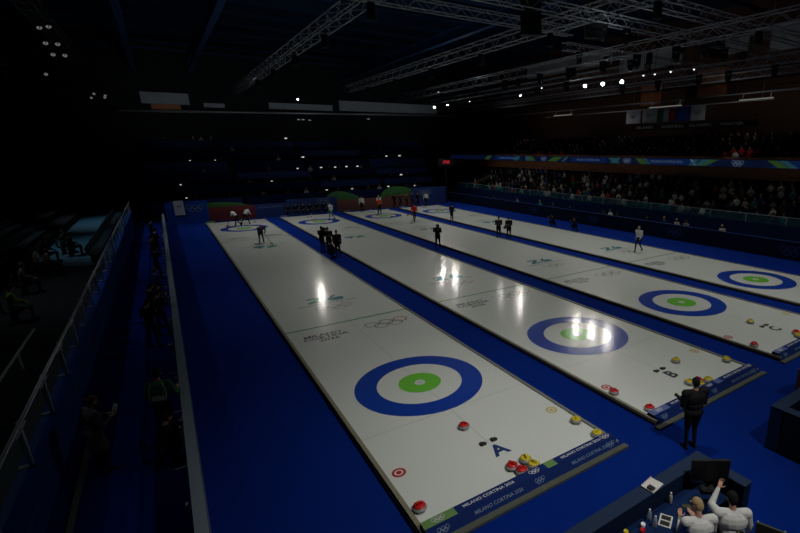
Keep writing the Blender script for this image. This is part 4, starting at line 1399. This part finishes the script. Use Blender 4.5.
# balcony
BAL = [(34.95, 5.0)] + [(35.75 + .9 * i, 5.3 + .4 * i) for i in range(4)]
b = MB(); b.box(34.4, 35.2, -14, 60, 4.9, 5.0); struct(b.build('trim_25', 'stand_dark'))
nb = 0
for r_i, (X, Z0) in enumerate(BAL):
    y = 3 + random.random() * 2
    while y < 46:
        c_ = random.choice(['black', 'black', 'dark grey', 'brown', 'navy', 'dark grey'])
        if r_i <= 1 and 9.5 < y < 12.4: c_ = 'red'
        if r_i == 0 and 33 < y < 38: c_ = random.choice(['red', 'cream'])
        if random.random() < .42 or c_ == 'red':
            h_ = HOF[c_][0]
            w_ = 'spectator in %s top, %s row of balcony above ribbon display, %s' % (c_, ORD[r_i], 'near half' if y < 22 else 'far half')
            if not (r_i == 0 and 10.2 < y < 11.5):
                CROWD.append((c_, h_, X + .1, y, Z0, 90 + random.uniform(-15, 15), 1.0, w_))
        y += .75
o = spectator('white', HOF['white'][1]); put(o, 34.75, 10.9, 5.0, 90)
tag(o, 'spectator in white among the red clad fans on the balcony', 'person')
# people in the far tiers
for t, xs in enumerate(((-2.6, .4, 3.6, 6.1, 8.0, 8.7, 11.6, 13.3, 15.2, 16.6, 18.4, 20.2, 21.4), (-3.1, 2.8, 9.2, 11.9, 14.6, 19.2), (-1.2, 5.3, 9.9, 12.1, 13.5, 16.2, 21.3), (.8, 6.9, 18.9, 21.6), (2.4, 20.6), (-4, -1.2, -.4, .6))):
    y, z = TIERS[t]
    for i, x in enumerate(xs):
        c_ = ['black', 'navy', 'grey', 'dark grey', 'cream'][(i + t) % 5]
        w_ = 'person in %s top sitting at a desk in the %s tier behind the far end' % (c_, ['lowest', 'second', 'third', 'fourth', 'fifth', 'highest'][t])
        CROWD.append((c_, HOF[c_][0], x, y + .95, z, 180, 1.0, w_))
CROWD.sort(key=lambda t: (Vector(t[2:5]) - CAMP).length)
REST = []
for i, (c_, h_, x, y, z, dg_, sc_, w_) in enumerate(CROWD):
    if i < 272:
        o = spectator(c_, h_)
        put(o, x, y, z, dg_, sc_)
        tag(o, w_, 'person', 'the like: ' + w_)
    else:
        REST.append((c_, h_, x, y, z, dg_, sc_))
# past the three hundred that show largest, the rest of the far crowd is one object
rb_ = MB()
mats_, mi_of = [], {}
for c_, h_, x, y, z, dg_, sc_ in REST:
    if (c_, h_) not in PROTO:
        spectator(c_, h_); PROTO[(c_, h_)][1] = False
    mw = Matrix.Translation((x, y, z)) @ Matrix.Rotation(R(dg_), 4, 'Z') @ Matrix.Scale(sc_, 4)
    for ch in PROTO[(c_, h_)][0].children:
        me = ch.data
        loc = []
        for m_ in me.materials:
            if m_.name not in mi_of:
                mi_of[m_.name] = len(mats_); mats_.append(m_)
            loc.append(mi_of[m_.name])
        base = len(rb_.v)
        rb_.v += [tuple(mw @ v.co) for v in me.vertices]
        for p_ in me.polygons:
            rb_.f.append([k_ + base for k_ in p_.vertices]); rb_.m.append(loc[p_.material_index])
o = rb_.build('spectator_crowd', mats_, None, True)
tag(o, 'far crowd of small seated spectators in the dim end of the stands and the tiers', 'crowd', kind='stuff')
# left walkway spectators
LW = [(-9.9, 10.2, 'lime', 'green', 'in a lime and green jacket, nearest the frame edge'), (-10.3, 14.4, 'olive', 'black', 'in olive, second along the walkway'), (-10.0, 17.6, 'brown', 'black', 'in brown, third along the walkway'),
      (-10.5, 18.6, 'cream', 'black', 'in a cream top behind the brown clad one'), (-10.2, 24.0, 'dark grey', 'black', 'in dark grey, before the teal floor'), (-9.8, 23.0, 'black', 'black', 'in black, before the teal floor'), (-10.6, 21.5, 'black', 'black', 'in black, between brown and dark grey clad ones')]
for x, y, c_, l_, d_ in LW:
    p = person('spectator', 'sit', c_, l_, 'black', 'brown', 'short', 1, label='spectator %s, behind the glass railing' % d_)
    put(p, x, y, .98, -75)
    b = MB(); b.box(-.22, .22, -.22, .22, .38, .43); b.box(-.2, .2, -.26, -.22, .43, .85); b.box(-.04, .04, -.1, .1, 0, .38)
    o = b.build('folding_seat', 'seat_teal'); o.location = (x - .02, y, .98); o.rotation_euler = (0, 0, R(-75))
    tag(o, 'dark teal seat under the spectator ' + d_, 'seat')
for nm, e in list(PROTO.items()):
    if not e[1]:
        bpy.data.objects.remove(e[0])
